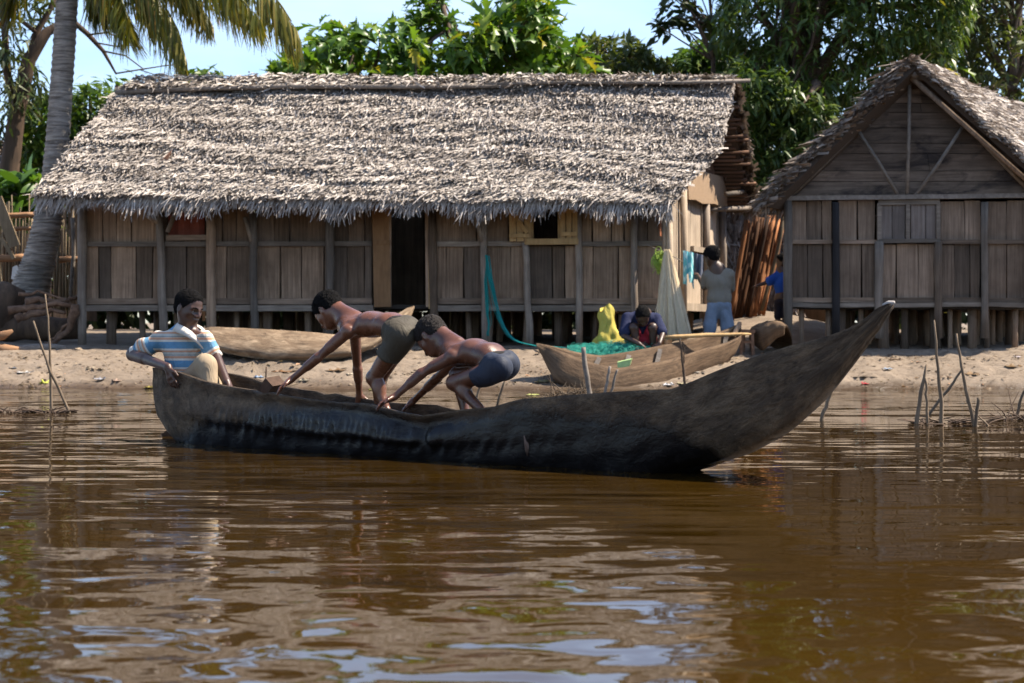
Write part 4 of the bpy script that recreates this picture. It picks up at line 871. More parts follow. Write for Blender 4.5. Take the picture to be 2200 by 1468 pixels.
def main_canoe():
    h = thing('dugout_canoe', 'long dark hewn dugout canoe with high curved bow floating in front', 'canoe', (A0 + BD * (SL / 2)))
    ns = 520; N = []; K = []; Rr = []
    # image columns of the near rim at each station
    ru, rv = zip(*RIM); ku, kv = zip(*KEEL); bu, bv = zip(*BOW)
    fr = np.linspace(0, 1, ns)
    sg = [s_lo + SL * f for f in fr]
    def col(p): return 1100 + F * p.x / p.y
    keel_s = [boat_s(u, 0) for u in ku]; keel_z = [P(u, v, boat_y(u, 0)).z for u, v in KEEL]
    bow_s = [boat_s(u, 0) for u in bu]; bow_z = [P(u, v, boat_y(u, 0)).z for u, v in BOW]
    for f, s in zip(fr, sg):
        w = halfw(f); n_ = bp(s, w); u = col(n_); v = np.interp(u, ru, rv); n_.z = CH + (HZ - v) / F * n_.y
        wob = .012 * math.sin(f * 40) + .006 * math.sin(f * 97)
        r_ = bp(s, -w); v2 = v + (3.0 + 60 * wob if f < .75 else 1.5); r_.z = min(n_.z + .01, CH + (HZ - v2) / F * r_.y)
        if s < keel_s[-1]: z = np.interp(s, keel_s, keel_z)
        elif s > bow_s[0]: z = np.interp(s, bow_s, bow_z)
        else: z = -.13
        z = min(z, n_.z - .015)
        if s >= keel_s[-1] and s <= bow_s[0]: z = max(-.16, min(keel_z[-1], -.10))
        k_ = bp(s, 0); k_.z = z; N.append(n_); K.append(k_); Rr.append(r_)
    wu, wv = zip(*[(330, 960), (380, 940), (450, 895), (560, 878), (640, 872), (760, 862), (850, 882), (905, 900), (1000, 893), (1130, 868), (1250, 890), (1400, 904), (1450, 922), (1520, 962), (1590, 1000), (1700, 1050), (1950, 1100)])
    def wetf(p):
        u = 1100 + F * p[0] / p[1]; v = HZ - (p[2] - CH) / p[1] * F
        return .5 + (v - np.interp(u, wu, wv)) / 60.0
    gr = np.random.default_rng(17); rb = gr.uniform(.1, 1.35, 400); ed = np.cumsum(gr.uniform(.45, 1.6, 118)); ed = np.concatenate([[0], ed / ed[-1]])
    def adze(s, t):   # a ledge along the flank with a row of adze bites on it
        win = float(np.interp(s, [.05, .12, .5, .6], [0, 1, 1, 0])); ph = float(np.interp(s, ed, np.arange(len(ed)))); k = rb[int(ph) % 400]
        b = .030 * math.exp(-((t - .38) / .12) ** 2) - .016 * math.exp(-((t - .13) / .09) ** 2)
        cut = -.020 * k * math.exp(-((t - .33 - .07 * (k - .7)) / .055) ** 2) * max(0, math.sin((ph % 1.0) * math.pi)) ** 1.2 * float(np.interp(s, [.13, .17, .42, .5], [0, 1, 1, .3]))
        q = s * 58 + t * 3; cut2 = -.008 * rb[int(q) % 400] * math.exp(-((t - .52) / .09) ** 2) * max(0, math.sin((q % 1.0) * math.pi)) ** 1.2 * float(np.interp(s, [.05, .12, .62, .72], [0, 1, 1, 0]))
        lump = .016 * math.exp(-((s - .515) / .028) ** 2) * math.exp(-((t - .22) / .2) ** 2) + .010 * math.exp(-((s - .455) / .02) ** 2 - ((t - .3) / .12) ** 2) + .004 * math.sin(s * 47 + t * 9) * math.sin(s * 23 - t * 14)
        return (win * (b + cut) + cut2 + lump) if t < 4 else 0.0
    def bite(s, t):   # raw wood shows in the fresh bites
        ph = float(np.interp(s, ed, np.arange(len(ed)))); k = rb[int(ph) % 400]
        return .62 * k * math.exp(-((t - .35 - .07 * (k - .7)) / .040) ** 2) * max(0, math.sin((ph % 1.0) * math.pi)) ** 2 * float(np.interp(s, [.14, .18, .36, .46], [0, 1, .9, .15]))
    kz = np.array([k_.z for k_ in K]); kz = np.convolve(np.pad(kz, 12, 'edge'), np.ones(25) / 25, 'valid')
    for i in range(8, ns - 6): K[i].z = float(min(kz[i], N[i].z - .015))
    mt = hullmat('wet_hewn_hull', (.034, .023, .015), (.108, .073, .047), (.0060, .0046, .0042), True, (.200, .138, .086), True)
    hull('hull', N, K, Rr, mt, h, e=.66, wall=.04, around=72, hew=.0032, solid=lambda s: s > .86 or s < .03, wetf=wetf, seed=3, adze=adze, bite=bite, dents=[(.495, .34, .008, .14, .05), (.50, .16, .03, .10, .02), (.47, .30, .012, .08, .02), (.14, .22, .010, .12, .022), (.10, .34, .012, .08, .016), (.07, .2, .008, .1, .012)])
    # split knot on the flank
    c = JB(1133, 940, .235); m = MB()
    q = [(-.012, .075), (.006, .07), (.018, .02), (.016, -.04), (.006, -.085), (-.006, -.05), (-.016, .02)]
    fr_ = [c + BD * a + Vector((0, 0, b)) + BN * .012 for a, b in q]; bk = [p - BN * .05 for p in fr_]
    m.add(fr_ + bk + [c + BN * .026], [(i, (i + 1) % 7, 14) for i in range(7)] + [(i, 7 + i, 7 + (i + 1) % 7, (i + 1) % 7) for i in range(7)], True)
    m.build('knot', plain('knot_wood', (.16, .105, .085), .7, .35, 40, bump=.004), h)
    m = MB(); c = N[-1].lerp(Rr[-1], .5); m.tube([c - BD * .035 - Vector((0, 0, .012)), c - BD * .01, c + BD * .012 + Vector((0, 0, .006))], [.014, .014, .006], 8); m.build('bow_tip', plain('worn_tip', (.30, .27, .25), .8, .2), h)
    return h
CANOE = main_canoe()

def simple_canoe(name, label, st, mat, e=.72, wall=.035, ns=70, seed=1, hew=.004, ribs=(), ribmat=None, solid=lambda s: False, adze=None):
    """st: list of (near rim, keel, far rim) world points"""
    A = np.array([[tuple(a), tuple(b), tuple(c)] for a, b, c in st], float); t = np.linspace(0, 1, len(st)); tt = np.linspace(0, 1, ns); S = np.zeros((ns, 3, 3))
    for i in range(3):
        for k in range(3):
            S[:, i, k] = np.interp(tt, t, A[:, i, k])
            for _ in range(2): S[1:-1, i, k] = (S[:-2, i, k] + S[1:-1, i, k] * 2 + S[2:, i, k]) / 4
    h = thing(name, label, 'canoe', Vector(A[:, 1].mean(0)))
    N, K, R = [[Vector(S[i, j]) for i in range(ns)] for j in range(3)]
    hull('hull', N, K, R, mat, h, e=e, wall=wall, around=26, hew=hew, seed=seed, solid=solid, adze=adze)
    for s in ribs:
        i = int(s * (ns - 1)); C = (N[i] + R[i]) / 2; a = (N[i] - R[i]) / 2; b = K[i] - C; m = MB(); pts = []
        for th_ in np.linspace(math.pi * .55, math.pi * .985, 6):
            c = math.copysign(abs(math.cos(th_)) ** e, math.cos(th_)); sn = abs(math.sin(th_)) ** e; pts.append(C + a * c * .80 + b * sn * .74)
        for p, q in zip(pts[:-1], pts[1:]): m.bar(p, q, .05, .03, side=(1, 0, 0))
        m.build('rib', ribmat or mat, h)
    return h
M['hull2'] = hullmat('tan_hull', (.050, .029, .016), (.155, .094, .052), (.02, .015, .01), False, (.19, .122, .070))
M['hull3'] = hullmat('log_hull', (.070, .044, .026), (.22, .146, .088), (.02, .015, .01), False, (.37, .27, .175))
def other_canoes():
    # beached canoe, heeled towards the water
    st = [(P(1151, 737, 18.95), P(1153, 740, 18.95), P(1157, 738, 19.0)), (P(1175, 744, 18.92), P(1172, 780, 18.95), P(1188, 744, 19.1)), (P(1215, 760, 18.72), P(1196, 822, 18.8), P(1240, 757, 19.2)), (P(1265, 779, 18.66), P(1240, 848, 18.78), P(1290, 764, 19.35)),
          (P(1320, 793, 18.68), P(1300, 862, 18.85), P(1345, 757, 19.5)), (P(1373, 786, 18.8), P(1365, 850, 19.0), P(1400, 746, 19.65)), (P(1441, 774, 19.0), P(1440, 836, 19.25), P(1460, 734, 19.85)), (P(1509, 751, 19.4), P(1505, 806, 19.65), P(1520, 722, 20.1)),
          (P(1560, 738, 19.65), P(1552, 785, 19.9), P(1565, 706, 20.25)), (P(1585, 727, 19.85), P(1580, 757, 20.05), P(1586, 696, 20.35)), (P(1593, 722, 19.95), P(1592, 726, 20.1), P(1593, 692, 20.4))]
    simple_canoe('dugout_canoe', 'tan dugout canoe beached on the sand before the net mender', st, M['hull2'], seed=5, ribs=(.31, .43, .55, .80), ribmat=M['pole'], e=.78)
    # canoe lying on its side behind the seated person
    st = [(P(436, 706, 20.25), P(432, 730, 20.2), P(436, 720, 20.5)), (P(455, 702, 20.2), P(450, 748, 20.0), P(455, 716, 20.7)), (P(500, 704, 20.15), P(500, 764, 19.95), P(500, 716, 20.75)), (P(580, 708, 20.1), P(590, 776, 19.9), P(580, 722, 20.75)), (P(660, 713, 20.1), P(680, 776, 19.9), P(660, 728, 20.75)),
          (P(730, 720, 20.1), P(750, 768, 19.95), P(730, 735, 20.75)), (P(790, 712, 20.2), P(805, 748, 20.1), P(790, 726, 20.75)), (P(840, 682, 20.35), P(850, 716, 20.3), P(840, 696, 20.7)), (P(875, 662, 20.5), P(882, 680, 20.5), P(878, 668, 20.65)), (P(890, 657, 20.6), P(891, 661, 20.6), P(890, 658, 20.65))]
    simple_canoe('dugout_canoe', 'brown dugout canoe beached behind the seated person and lying like a log', st, M['hull3'], seed=9, hew=.006, e=.9)
    # upturned canoe end by the gable house
    st = [(P(1611, 712, 20.9), P(1613, 706, 20.9), P(1616, 712, 21.0)), (P(1613, 736, 20.6), P(1624, 698, 20.7), P(1640, 736, 21.1)), (P(1637, 755, 20.3), P(1642, 691, 20.5), P(1668, 750, 21.0)), (P(1652, 742, 20.2), P(1662, 689, 20.4), P(1686, 750, 20.9)), (P(1668, 726, 20.15), P(1680, 692, 20.3), P(1698, 750, 20.75)), (P(1684, 719, 20.15), P(1694, 703, 20.25), P(1703, 750, 20.6))]
    simple_canoe('canoe_end', 'upturned tan canoe end propped like an arch beside the gable house', st, M['hull2'], seed=12, e=.85, ns=40, wall=.03)
other_canoes()
# ---------------------------------------------------------------- people: smooth blended bodies
class Sdf:
    def __init__(s, vox): s.vox = vox; s.p = []
    def cap(s, a, b, ra, rb=None, k=.02, op='u'):
        s.p.append(('c', np.array(a, float), np.array(b, float), ra, ra if rb is None else rb, k, op)); return s
    def chain(s, pts, rs, k=.02):
        for i in range(len(pts) - 1): s.cap(pts[i], pts[i + 1], rs[i], rs[i + 1], k)
        return s
    def ell(s, c, r, axes=None, k=.02, op='u'):
        A = np.eye(3) if axes is None else np.array([list(a) for a in axes], float)   # rows = local axes
        s.p.append(('e', np.array(c, float), np.array(r, float), A, None, k, op)); return s
    def plane(s, c, n, k=.0, op='i'):      # keep the side the normal points away from
        n = np.array(n, float); s.p.append(('p', np.array(c, float), n / np.linalg.norm(n), None, None, k, op)); return s
    def mesh(s):
        lo = np.full(3, 1e9); hi = -lo
        for q in s.p:
            if q[6] != 'u': continue
            if q[0] == 'c': r = max(q[3], q[4]); lo = np.minimum(lo, np.minimum(q[1], q[2]) - r); hi = np.maximum(hi, np.maximum(q[1], q[2]) + r)
            else: r = q[2].max(); lo = np.minimum(lo, q[1] - r); hi = np.maximum(hi, q[1] + r)
        lo -= 4 * s.vox; hi += 4 * s.vox; n = np.ceil((hi - lo) / s.vox).astype(int) + 1
        ax = [lo[i] + s.vox * np.arange(n[i]) for i in range(3)]; f = np.full(tuple(n), .5, np.float32)
        for q in s.p:
            k = max(q[5], 1e-4); pad = 1.5 * k + 3 * s.vox
            if q[0] == 'p': sl = [slice(0, n[i]) for i in range(3)]
            else:
                if q[0] == 'c': r = max(q[3], q[4]); a = np.minimum(q[1], q[2]) - r - pad; b = np.maximum(q[1], q[2]) + r + pad
                else: r = q[2].max(); a = q[1] - r - pad; b = q[1] + r + pad
                i0 = np.clip(((a - lo) / s.vox).astype(int), 0, n); i1 = np.clip(((b - lo) / s.vox).astype(int) + 1, 0, n); sl = [slice(i0[i], i1[i]) for i in range(3)]
            X = ax[0][sl[0]][:, None, None]; Y = ax[1][sl[1]][None, :, None]; Z = ax[2][sl[2]][None, None, :]
            if q[0] == 'c':
                d = q[2] - q[1]; L2 = max(d @ d, 1e-12); px, py, pz = X - q[1][0], Y - q[1][1], Z - q[1][2]
                t = np.clip((px * d[0] + py * d[1] + pz * d[2]) / L2, 0, 1)
                D = np.sqrt((px - t * d[0]) ** 2 + (py - t * d[1]) ** 2 + (pz - t * d[2]) ** 2) - (q[3] + (q[4] - q[3]) * t)
            elif q[0] == 'e':
                px, py, pz = X - q[1][0], Y - q[1][1], Z - q[1][2]; A = q[3]; r = q[2]
                l = [(A[i][0] * px + A[i][1] * py + A[i][2] * pz) / r[i] for i in range(3)]
                k0 = np.sqrt(l[0] ** 2 + l[1] ** 2 + l[2] ** 2); k1 = np.sqrt((l[0] / r[0]) ** 2 + (l[1] / r[1]) ** 2 + (l[2] / r[2]) ** 2); D = k0 * (k0 - 1) / np.maximum(k1, 1e-6)
            else: D = (X - q[1][0]) * q[2][0] + (Y - q[1][1]) * q[2][1] + (Z - q[1][2]) * q[2][2]
            g = f[tuple(sl)]
            if q[6] == 'u': h = np.clip(.5 + .5 * (g - D) / k, 0, 1); f[tuple(sl)] = g * (1 - h) + D * h - k * h * (1 - h)
            else:
                D2 = -D if q[6] == 's' else D
                h = np.clip(.5 - .5 * (g - D2) / k, 0, 1); f[tuple(sl)] = g * (1 - h) + D2 * h + k * h * (1 - h)
        return nets(f, lo, s.vox)
def nets(f, lo, vox):
    S = f < 0; c = np.zeros(tuple(np.array(f.shape) - 1), int)
    for dx in (0, 1):
        for dy in (0, 1):
            for dz in (0, 1): c += S[dx:f.shape[0] - 1 + dx, dy:f.shape[1] - 1 + dy, dz:f.shape[2] - 1 + dz]
    act = (c > 0) & (c < 8); idx = np.full(act.shape, -1); I = np.argwhere(act); idx[act] = np.arange(len(I))
    acc = np.zeros((len(I), 3)); cnt = np.zeros(len(I)); co = [(a, b, d) for a in (0, 1) for b in (0, 1) for d in (0, 1)]
    for a in co:
        for k in range(3):
            if a[k]: continue
            b = list(a); b[k] = 1
            fa = f[I[:, 0] + a[0], I[:, 1] + a[1], I[:, 2] + a[2]]; fb = f[I[:, 0] + b[0], I[:, 1] + b[1], I[:, 2] + b[2]]
            m = (fa < 0) != (fb < 0); t = np.where(m, fa / np.where(m, fa - fb, 1), 0)
            p = np.tile(np.array(a, float), (len(I), 1)); p[:, k] += t; acc[m] += p[m]; cnt[m] += 1
    V = lo + (I + acc / cnt[:, None]) * vox; Q = []
    for k in range(3):
        o1, o2 = [(1, 2), (2, 0), (0, 1)][k]
        s0 = [slice(1, -1)] * 3; s0[k] = slice(0, f.shape[k] - 1); s1 = list(s0); s1[k] = slice(1, f.shape[k])
        A, B = S[tuple(s0)], S[tuple(s1)]; E = np.argwhere(A != B); 
        if not len(E): continue
        fl = A[tuple(E.T)]; E = E + np.array([0 if i == k else 1 for i in range(3)])
        def at(d1, d2): q = E.copy(); q[:, o1] -= d1; q[:, o2] -= d2; return idx[q[:, 0], q[:, 1], q[:, 2]]
        q = np.stack([at(1, 1), at(0, 1), at(0, 0), at(1, 0)], -1); q[~fl] = q[~fl][:, ::-1]; Q.append(q)
    return V, np.concatenate(Q)
def smoothv(V, Q, it=2):
    for _ in range(it):
        acc = np.zeros_like(V); n = np.zeros(len(V))
        for a, b in ((0, 1), (1, 2), (2, 3), (3, 0)):
            np.add.at(acc, Q[:, a], V[Q[:, b]]); np.add.at(n, Q[:, a], 1); np.add.at(acc, Q[:, b], V[Q[:, a]]); np.add.at(n, Q[:, b], 1)
        V = V * .5 + acc / n[:, None] * .5
    return V
def body(name, sdf, mat, parent, attr=None, it=2, crease=0.0, seed=0):
    V, Q = sdf.mesh(); V = smoothv(V, Q, it)
    if crease:
        g = np.random.default_rng(seed); ph = g.uniform(0, 6, 6)
        w1 = .8 * np.sin(V[:, 2] * 9 + ph[3]) + .6 * np.sin(V[:, 0] * 13 + V[:, 2] * 5 + ph[4])
        d = np.sin(V[:, 0] * 42 + V[:, 1] * 26 + V[:, 2] * 9 + 2.2 * w1 + ph[0]) * (.55 + .45 * np.sin(V[:, 2] * 11 + ph[1])) + .7 * np.sin(V[:, 2] * 27 + V[:, 0] * 16 + 2 * w1 + ph[2]) * (.5 + .5 * np.sin(V[:, 0] * 12 + ph[5]))
        n = np.zeros_like(V); a = np.cross(V[Q[:, 2]] - V[Q[:, 0]], V[Q[:, 3]] - V[Q[:, 1]])
        for k in range(4): np.add.at(n, Q[:, k], a)
        V = V + nrm(n) * (d * crease)[:, None]
    m = mesh_np(name, V, Q, smooth=True)
    if attr is not None: at = m.attributes.new('rnd', 'FLOAT', 'POINT'); at.data.foreach_set('value', np.asarray(attr(V), np.float32))
    return link(name, m, mat, parent)
def frame(fwd, up):
    f = V3(fwd).normalized(); u = V3(up); u = (u - f * u.dot(f)).normalized(); return f, u, f.cross(u)   # right-hand side vector
def head(sd, c, fwd, up, S=1.0, face=True):
    """head about .2*S tall; returns local placer"""
    f, u, r = frame(fwd, up); c = V3(c)
    def L(a, b, d): return c + f * (a * S) + r * (b * S) + u * (d * S)
    ax = (f, r, u)
    sd.ell(L(-.010, 0, .028), (.094 * S, .074 * S, .080 * S), ax, .01)          # skull
    sd.ell(L(.022, 0, -.032), (.066 * S, .056 * S, .074 * S), ax, .03 * S)        # face
    sd.ell(L(.052, 0, -.078), (.026 * S, .026 * S, .022 * S), ax, .03 * S)       # chin
    for k in (-1, 1):
        sd.cap(L(.0, .055 * k, -.04), L(.045, .03 * k, -.082), .016 * S, .014 * S, .03 * S)   # jaw line
        if face:
            sd.cap(L(.080, .012 * k, .012), L(.062, .046 * k, .012), .010 * S, .009 * S, .012 * S)     # brow
            sd.ell(L(.050, .036 * k, -.024), (.020 * S, .020 * S, .018 * S), ax, .03 * S)        # cheek
            sd.ell(L(.088, .030 * k, -.008), (.015 * S, .016 * S, .010 * S), ax, .012 * S, 's')    # eye socket
        sd.ell(L(-.008, .074 * k, -.012), (.019 * S, .007 * S, .030 * S), ax, .006)                # ear
        sd.ell(L(-.004, .083 * k, -.010), (.009 * S, .006 * S, .016 * S), ax, .004, 's')
    if face:
        sd.cap(L(.086, 0, .002), L(.100, 0, -.030), .0075 * S, .0115 * S, .012 * S)     # nose
        for k in (-1, 1): sd.ell(L(.093, .014 * k, -.034), (.010 * S, .0095 * S, .008 * S), ax, .008 * S)
        sd.ell(L(.083, 0, -.056), (.014 * S, .027 * S, .0085 * S), ax, .010 * S); sd.ell(L(.080, 0, -.069), (.013 * S, .024 * S, .0085 * S), ax, .008 * S)
        for k in (-1, 1): sd.cap(L(.101, 0, -.0615), L(.088, .023 * k, -.0655), .0028 * S, .0026 * S, .004, 's')
    return L, ax
def hair(parent, c, fwd, up, S, mat, vox, thick=.008, low=-.02, line=.052):
    f, u, r = frame(fwd, up); c = V3(c); sd = Sdf(vox)
    sd.ell(c + f * (-.012 * S) + u * (.030 * S), ((.094 + thick) * S, (.074 + thick) * S, (.080 + thick) * S), (f, r, u), .005)
    sd.ell(c + f * (-.045 * S) + u * (-.020 * S), (.052 * S, .064 * S, .052 * S), (f, r, u), .02)
    sd.plane(c + f * (.062 * S) + u * (line * S), f * .80 - u * .60, .012)        # hairline over the forehead
    sd.plane(c + f * (.012 * S) + u * (low * S), f * .55 - u * .84, .010)         # temple down to the nape
    V, Q = sd.mesh(); g = np.random.default_rng(3); V = smoothv(V, Q, 1) + g.normal(0, .0020 * S, V.shape)
    return link('hair', mesh_np('hair', V, Q, smooth=True), mat, parent)
def eyes(parent, L, S, f, u):
    for k in (-1, 1):
        c = L(.071, .030 * k, -.006); m = MB(); n = 10; q = u.cross(f); vs = []
        for i in range(n): a = 2 * math.pi * i / n; vs.append(c + q * (math.cos(a) * .0125 * S) + u * (math.sin(a) * .0052 * S))
        vs.append(c + f * (.006 * S)); m.add(vs, [(i, (i + 1) % n, n) for i in range(n)], True)
        e = m.build('eye', M['eyewhite'], parent); m = MB(); vs = [c + f * (.0066 * S) + q * (math.cos(a) * .0052 * S) + u * (math.sin(a) * .0046 * S) for a in np.linspace(0, 6.28, 9)[:-1]]
        m.add(vs, [tuple(range(8))]); m.build('iris', M['iris'], e)
def hand(sd, w, d, nrm_, S=1.0, curl=.5, spread=.22, thumb=1, k=.006):
    """palm and five fingers from wrist w along d; nrm_ = direction the palm faces"""
    d = V3(d).normalized(); n = V3(nrm_); n = (n - d * n.dot(d)).normalized(); s = d.cross(n) * thumb; w = V3(w)
    sd.cap(w, w + d * (.025 * S), .017 * S, .019 * S, .012)
    for j, o in enumerate((-.024, -.008, .008, .023)): sd.cap(w + d * (.018 * S) + s * (o * .55 * S), w + d * (.062 * S) + s * (o * S), .0125 * S, .0098 * S, .010)
    for j, (o, L) in enumerate(zip((-.026, -.009, .0085, .025), (.050, .064, .070, .062))):
        a = w + d * (.062 * S) + s * (o * S); sp = s * (o / .025 * spread * .5); d1 = (d + sp + n * (curl * .55)).normalized(); d2 = (d + sp * .6 + n * (curl * 1.7)).normalized(); d3 = (d * (1 - curl * .5) + n * (curl * 2.3)).normalized()
        b = a + d1 * (L * .45 * S); c = b + d2 * (L * .32 * S); e = c + d3 * (L * .25 * S)
        sd.chain([a, b, c, e], [.0085 * S, .0078 * S, .0072 * S, .0062 * S], .004)
    a = w + d * (.022 * S) + s * (.020 * S); b = a + (d * .7 + s * .75 + n * .25).normalized() * (.034 * S); c = b + (d + s * .3 + n * .4).normalized() * (.028 * S)
    sd.chain([a, b, c], [.0115 * S, .0095 * S, .0072 * S], .006)
def skin(name, a, b, rough=.42):
    t = NT(name); n = t.noise(t.coord(), 11, 5, .6); n2 = t.noise(t.coord(), 260, 3, .6)
    t.color(t.ramp(n.outputs['Fac'], [(.3, a), (.7, b)])); t.l(t.maprange(n.outputs['Fac'], .3, .7, rough - .08, rough + .12), t.b.inputs['Roughness'])
    t.b.inputs['Subsurface Weight'].default_value = .0; t.b.inputs['Subsurface Radius'].default_value = (.02, .007, .004); t.b.inputs['Subsurface Scale'].default_value = .5
    t.b.inputs['Specular IOR Level'].default_value = .5; t.bump(n2.outputs['Fac'], .0012, .6); return t.m
M['skin'] = skin('wet_brown_skin', (.098, .036, .0175), (.165, .064, .033), .27)
M['skin_d'] = skin('dark_brown_skin', (.040, .0165, .0095), (.070, .030, .0175), .38)
M['skin_k'] = skin('deep_brown_skin', (.036, .016, .010), (.060, .027, .017), .45)
M['hair'] = plain('short_black_hair', (.0075, .0065, .0065), .9, .4, 160, .12, bump=.012, bscale=300)
M['eyewhite'] = plain('eye_white', (.55, .50, .46), .3, .05); M['iris'] = plain('dark_iris', (.012, .008, .006), .2, .1)
def cloth(name, col, rough=.9, var=.18):
    t = NT(name); n = t.noise(t.coord(), 9, 5, .65); n2 = t.noise(t.coord((14, 14, 7)), 1.0, 3, .6, 1.0)
    t.color(t.mix(n.outputs['Fac'], [x * (1 - var) for x in col], [min(1, x * (1 + var)) for x in col])); t.set(Roughness=rough); t.b.inputs['Specular IOR Level'].default_value = .15
    t.bump(n2.outputs['Fac'], .02, .6); return t.m
def stripes(name, period, cols):
    t = NT(name); a = t.attr('rnd'); fr = t.math('FRACT', t.math('DIVIDE', a, period)); o = t.n('ShaderNodeValToRGB'); o.color_ramp.interpolation = 'CONSTANT'; e = o.color_ramp.elements
    while len(e) < len(cols): e.new(.5)
    for i, (p, c) in enumerate(cols): e[i].position = p; e[i].color = (*c, 1)
    t.l(fr, o.inputs[0]); n = t.noise(t.coord(), 30, 4, .6); t.color(t.mix(1.0, o.outputs[0], t.ramp(n.outputs['Fac'], [(.3, (.82,) * 3), (.7, (1.05,) * 3)]), 'MULTIPLY'))
    t.set(Roughness=.88); t.b.inputs['Specular IOR Level'].default_value = .15; t.bump(t.noise(t.coord((16, 16, 9)), 1.0, 3, .6, 1.2).outputs['Fac'], .02, .6); return t.m

def fine_path0(ctrl, k):
    q = np.array([tuple(p) for p in ctrl], float); t = np.linspace(0, 1, len(q)); s = np.linspace(0, 1, k); o = np.stack([np.interp(s, t, q[:, i]) for i in range(3)], -1)
    for _ in range(2): o[1:-1] = (o[:-2] + 2 * o[1:-1] + o[2:]) / 4
    return [V3(p) for p in o]
def seated_person():
    off0 = .02
    root = JB(405, 850, off0); h = thing('person', 'person in striped polo shirt sitting in the stern of the dark canoe', 'person', root)
    v = .0042; sd = Sdf(v)
    J = lambda u, vv, o=0.0: JB(u, vv, off0 + o)
    hc = J(406, 661); fwd = Vector((.82, -.54, -.30)); up = Vector((.16, 0, 1)); S = .90
    L, ax = head(sd, hc, fwd, up, S)
    nb = J(404, 712); sd.chain([hc + Vector((-.02, .0, -.03)), nb], [.046, .052], .02)
    # torso under the shirt, shoulders and arms
    shR, shL = J(342, 734, .05), J(441, 730, -.02)
    sd.chain([J(394, 745), J(394, 800)], [.082, .085], .03); sd.chain([shR, nb - Vector((0, 0, .015)), shL], [.032, .044, .032], .03)
    elR, wrR = J(285, 762, .12), J(361, 789, .22); sd.chain([shR, elR, wrR], [.042, .034, .023], .012); sd.cap(elR, elR.lerp(wrR, .35), .034, .033, .012)
    hand(sd, wrR, Vector((.06, -.05, -.22)), Vector((.75, .65, .0)), .98, .32, .3, 1)
    elL, wrL = J(461, 762, -.05), J(487, 822, .02); sd.chain([shL, elL, wrL], [.042, .034, .024], .012); hand(sd, wrL, Vector((.08, -.02, -.1)), Vector((-1, 0, 0)), .95, .4, .2, -1)
    # shin and feet below the trousers
    kn = J(442, 790, .03); sd.chain([kn, J(452, 862, .05)], [.045, .035], .01); sd.chain([J(452, 862, .05), J(478, 868, .03)], [.032, .022], .02)
    body('body', sd, M['skin_d'], h)
    f, u, r = frame(fwd, up); eyes(h, L, S, f, u); hair(h, hc, fwd, up, S, M['hair'], .0045, .006, -.075, .046)
    for k in (-1, 1):   # brows
        m = MB(); m.tube([L(.091, .014 * k, .014), L(.086, .032 * k, .019), L(.073, .048 * k, .014)], [.0032, .0036, .002], 6); m.build('eyebrow', M['hair'], h)
    # polo shirt
    s = Sdf(.005); W = [J(392, 742), J(394, 775), J(396, 815)]
    s.ell(J(392, 748), (.118, .092, .115), (Vector((.95, -.3, 0)).normalized(), Vector((.3, .95, 0)).normalized(), (0, 0, 1)), .03)
    s.ell(J(394, 798), (.112, .100, .125), (Vector((.95, -.3, 0)).normalized(), Vector((.3, .95, 0)).normalized(), (0, 0, 1)), .05)
    s.chain([shR, J(402, 718), shL], [.050, .066, .050], .04)
    mR = shR.lerp(elR, .62); s.chain([shR, mR], [.052, .060], .03); mL = shL.lerp(elL, .7); s.chain([shL, mL], [.050, .050], .02)
    dR = (elR - shR).normalized(); dL = (elL - shL).normalized()
    nk = J(412, 716); fz = Vector((fwd.x, fwd.y, 0)).normalized()
    s.ell(nb + Vector((0, 0, .03)) + fz * .02, (.062, .062, .06), None, .008, 's'); s.cap(nb + fz * .085 + Vector((0, 0, .05)), nb + fz * .125 - Vector((0, 0, .095)), .062, .012, .006, 's')
    s.cap(shR + dR * .135, shR + dR * .26, .0, .16, .002, 's') if False else None
    def stripe(V):
        V = np.asarray(V); z = V[:, 2] * 1.0
        for a, d in ((shR, dR), (shL, dL)):
            q = V - np.array(a); t = q @ np.array(d); w = t > .035; z = np.where(w & (np.linalg.norm(q - t[:, None] * np.array(d), axis=1) < .085), np.array(a)[2] - t * 1.0 + .02, z)
        return z
    blue, pale, org, cream = (.13, .27, .40), (.50, .47, .41), (.55, .30, .19), (.63, .58, .50)
    M['polo'] = stripes('striped_polo', .105, [(0, blue), (.36, cream), (.47, org), (.60, pale), (.64, (.12, .18, .2)), (.67, pale), (.80, org), (.90, cream)])
    body('shirt', s, M['polo'], h, stripe, 3, .0060)
    for c0, d0, rr in ((mR + dR * .050, dR, .046), (mL + dL * .040, dL, .040)):   # sleeve hem band
        m = MB(); a = d0.orthogonal().normalized(); b = d0.cross(a); 
        m.tube([c0 - d0 * .012, c0 + d0 * .012], [rr * .98, rr * 1.0], 18, caps=True); m.build('sleeve_hem', M['hem'], h)
    # collar: two leaves turned down from the neck
    up_ = Vector((0, 0, 1)); sd_ = fz.cross(up_)
    for k in (-1, 1):
        ctl = [nb - fz * .052 + up_ * .045, nb - fz * .02 + sd_ * (k * .058) + up_ * .040, nb + fz * .045 + sd_ * (k * .060) + up_ * .016, nb + fz * .090 + sd_ * (k * .042) - up_ * .025, nb + fz * .112 + sd_ * (k * .020) - up_ * .072]
        q = fine_path0(ctl, 12); m = MB(); vs = []
        for i, p in enumerate(q):
            o = Vector((p.x - nb.x, p.y - nb.y, 0)).normalized(); wd = .030 + .014 * math.sin(i / 11 * math.pi * .9)
            vs += [p, p + o * .014 + up_ * .008, p + o * (wd * .9 + .008) - up_ * (wd * .85), p + o * (wd * .9) - up_ * (wd * .85 + .004)]
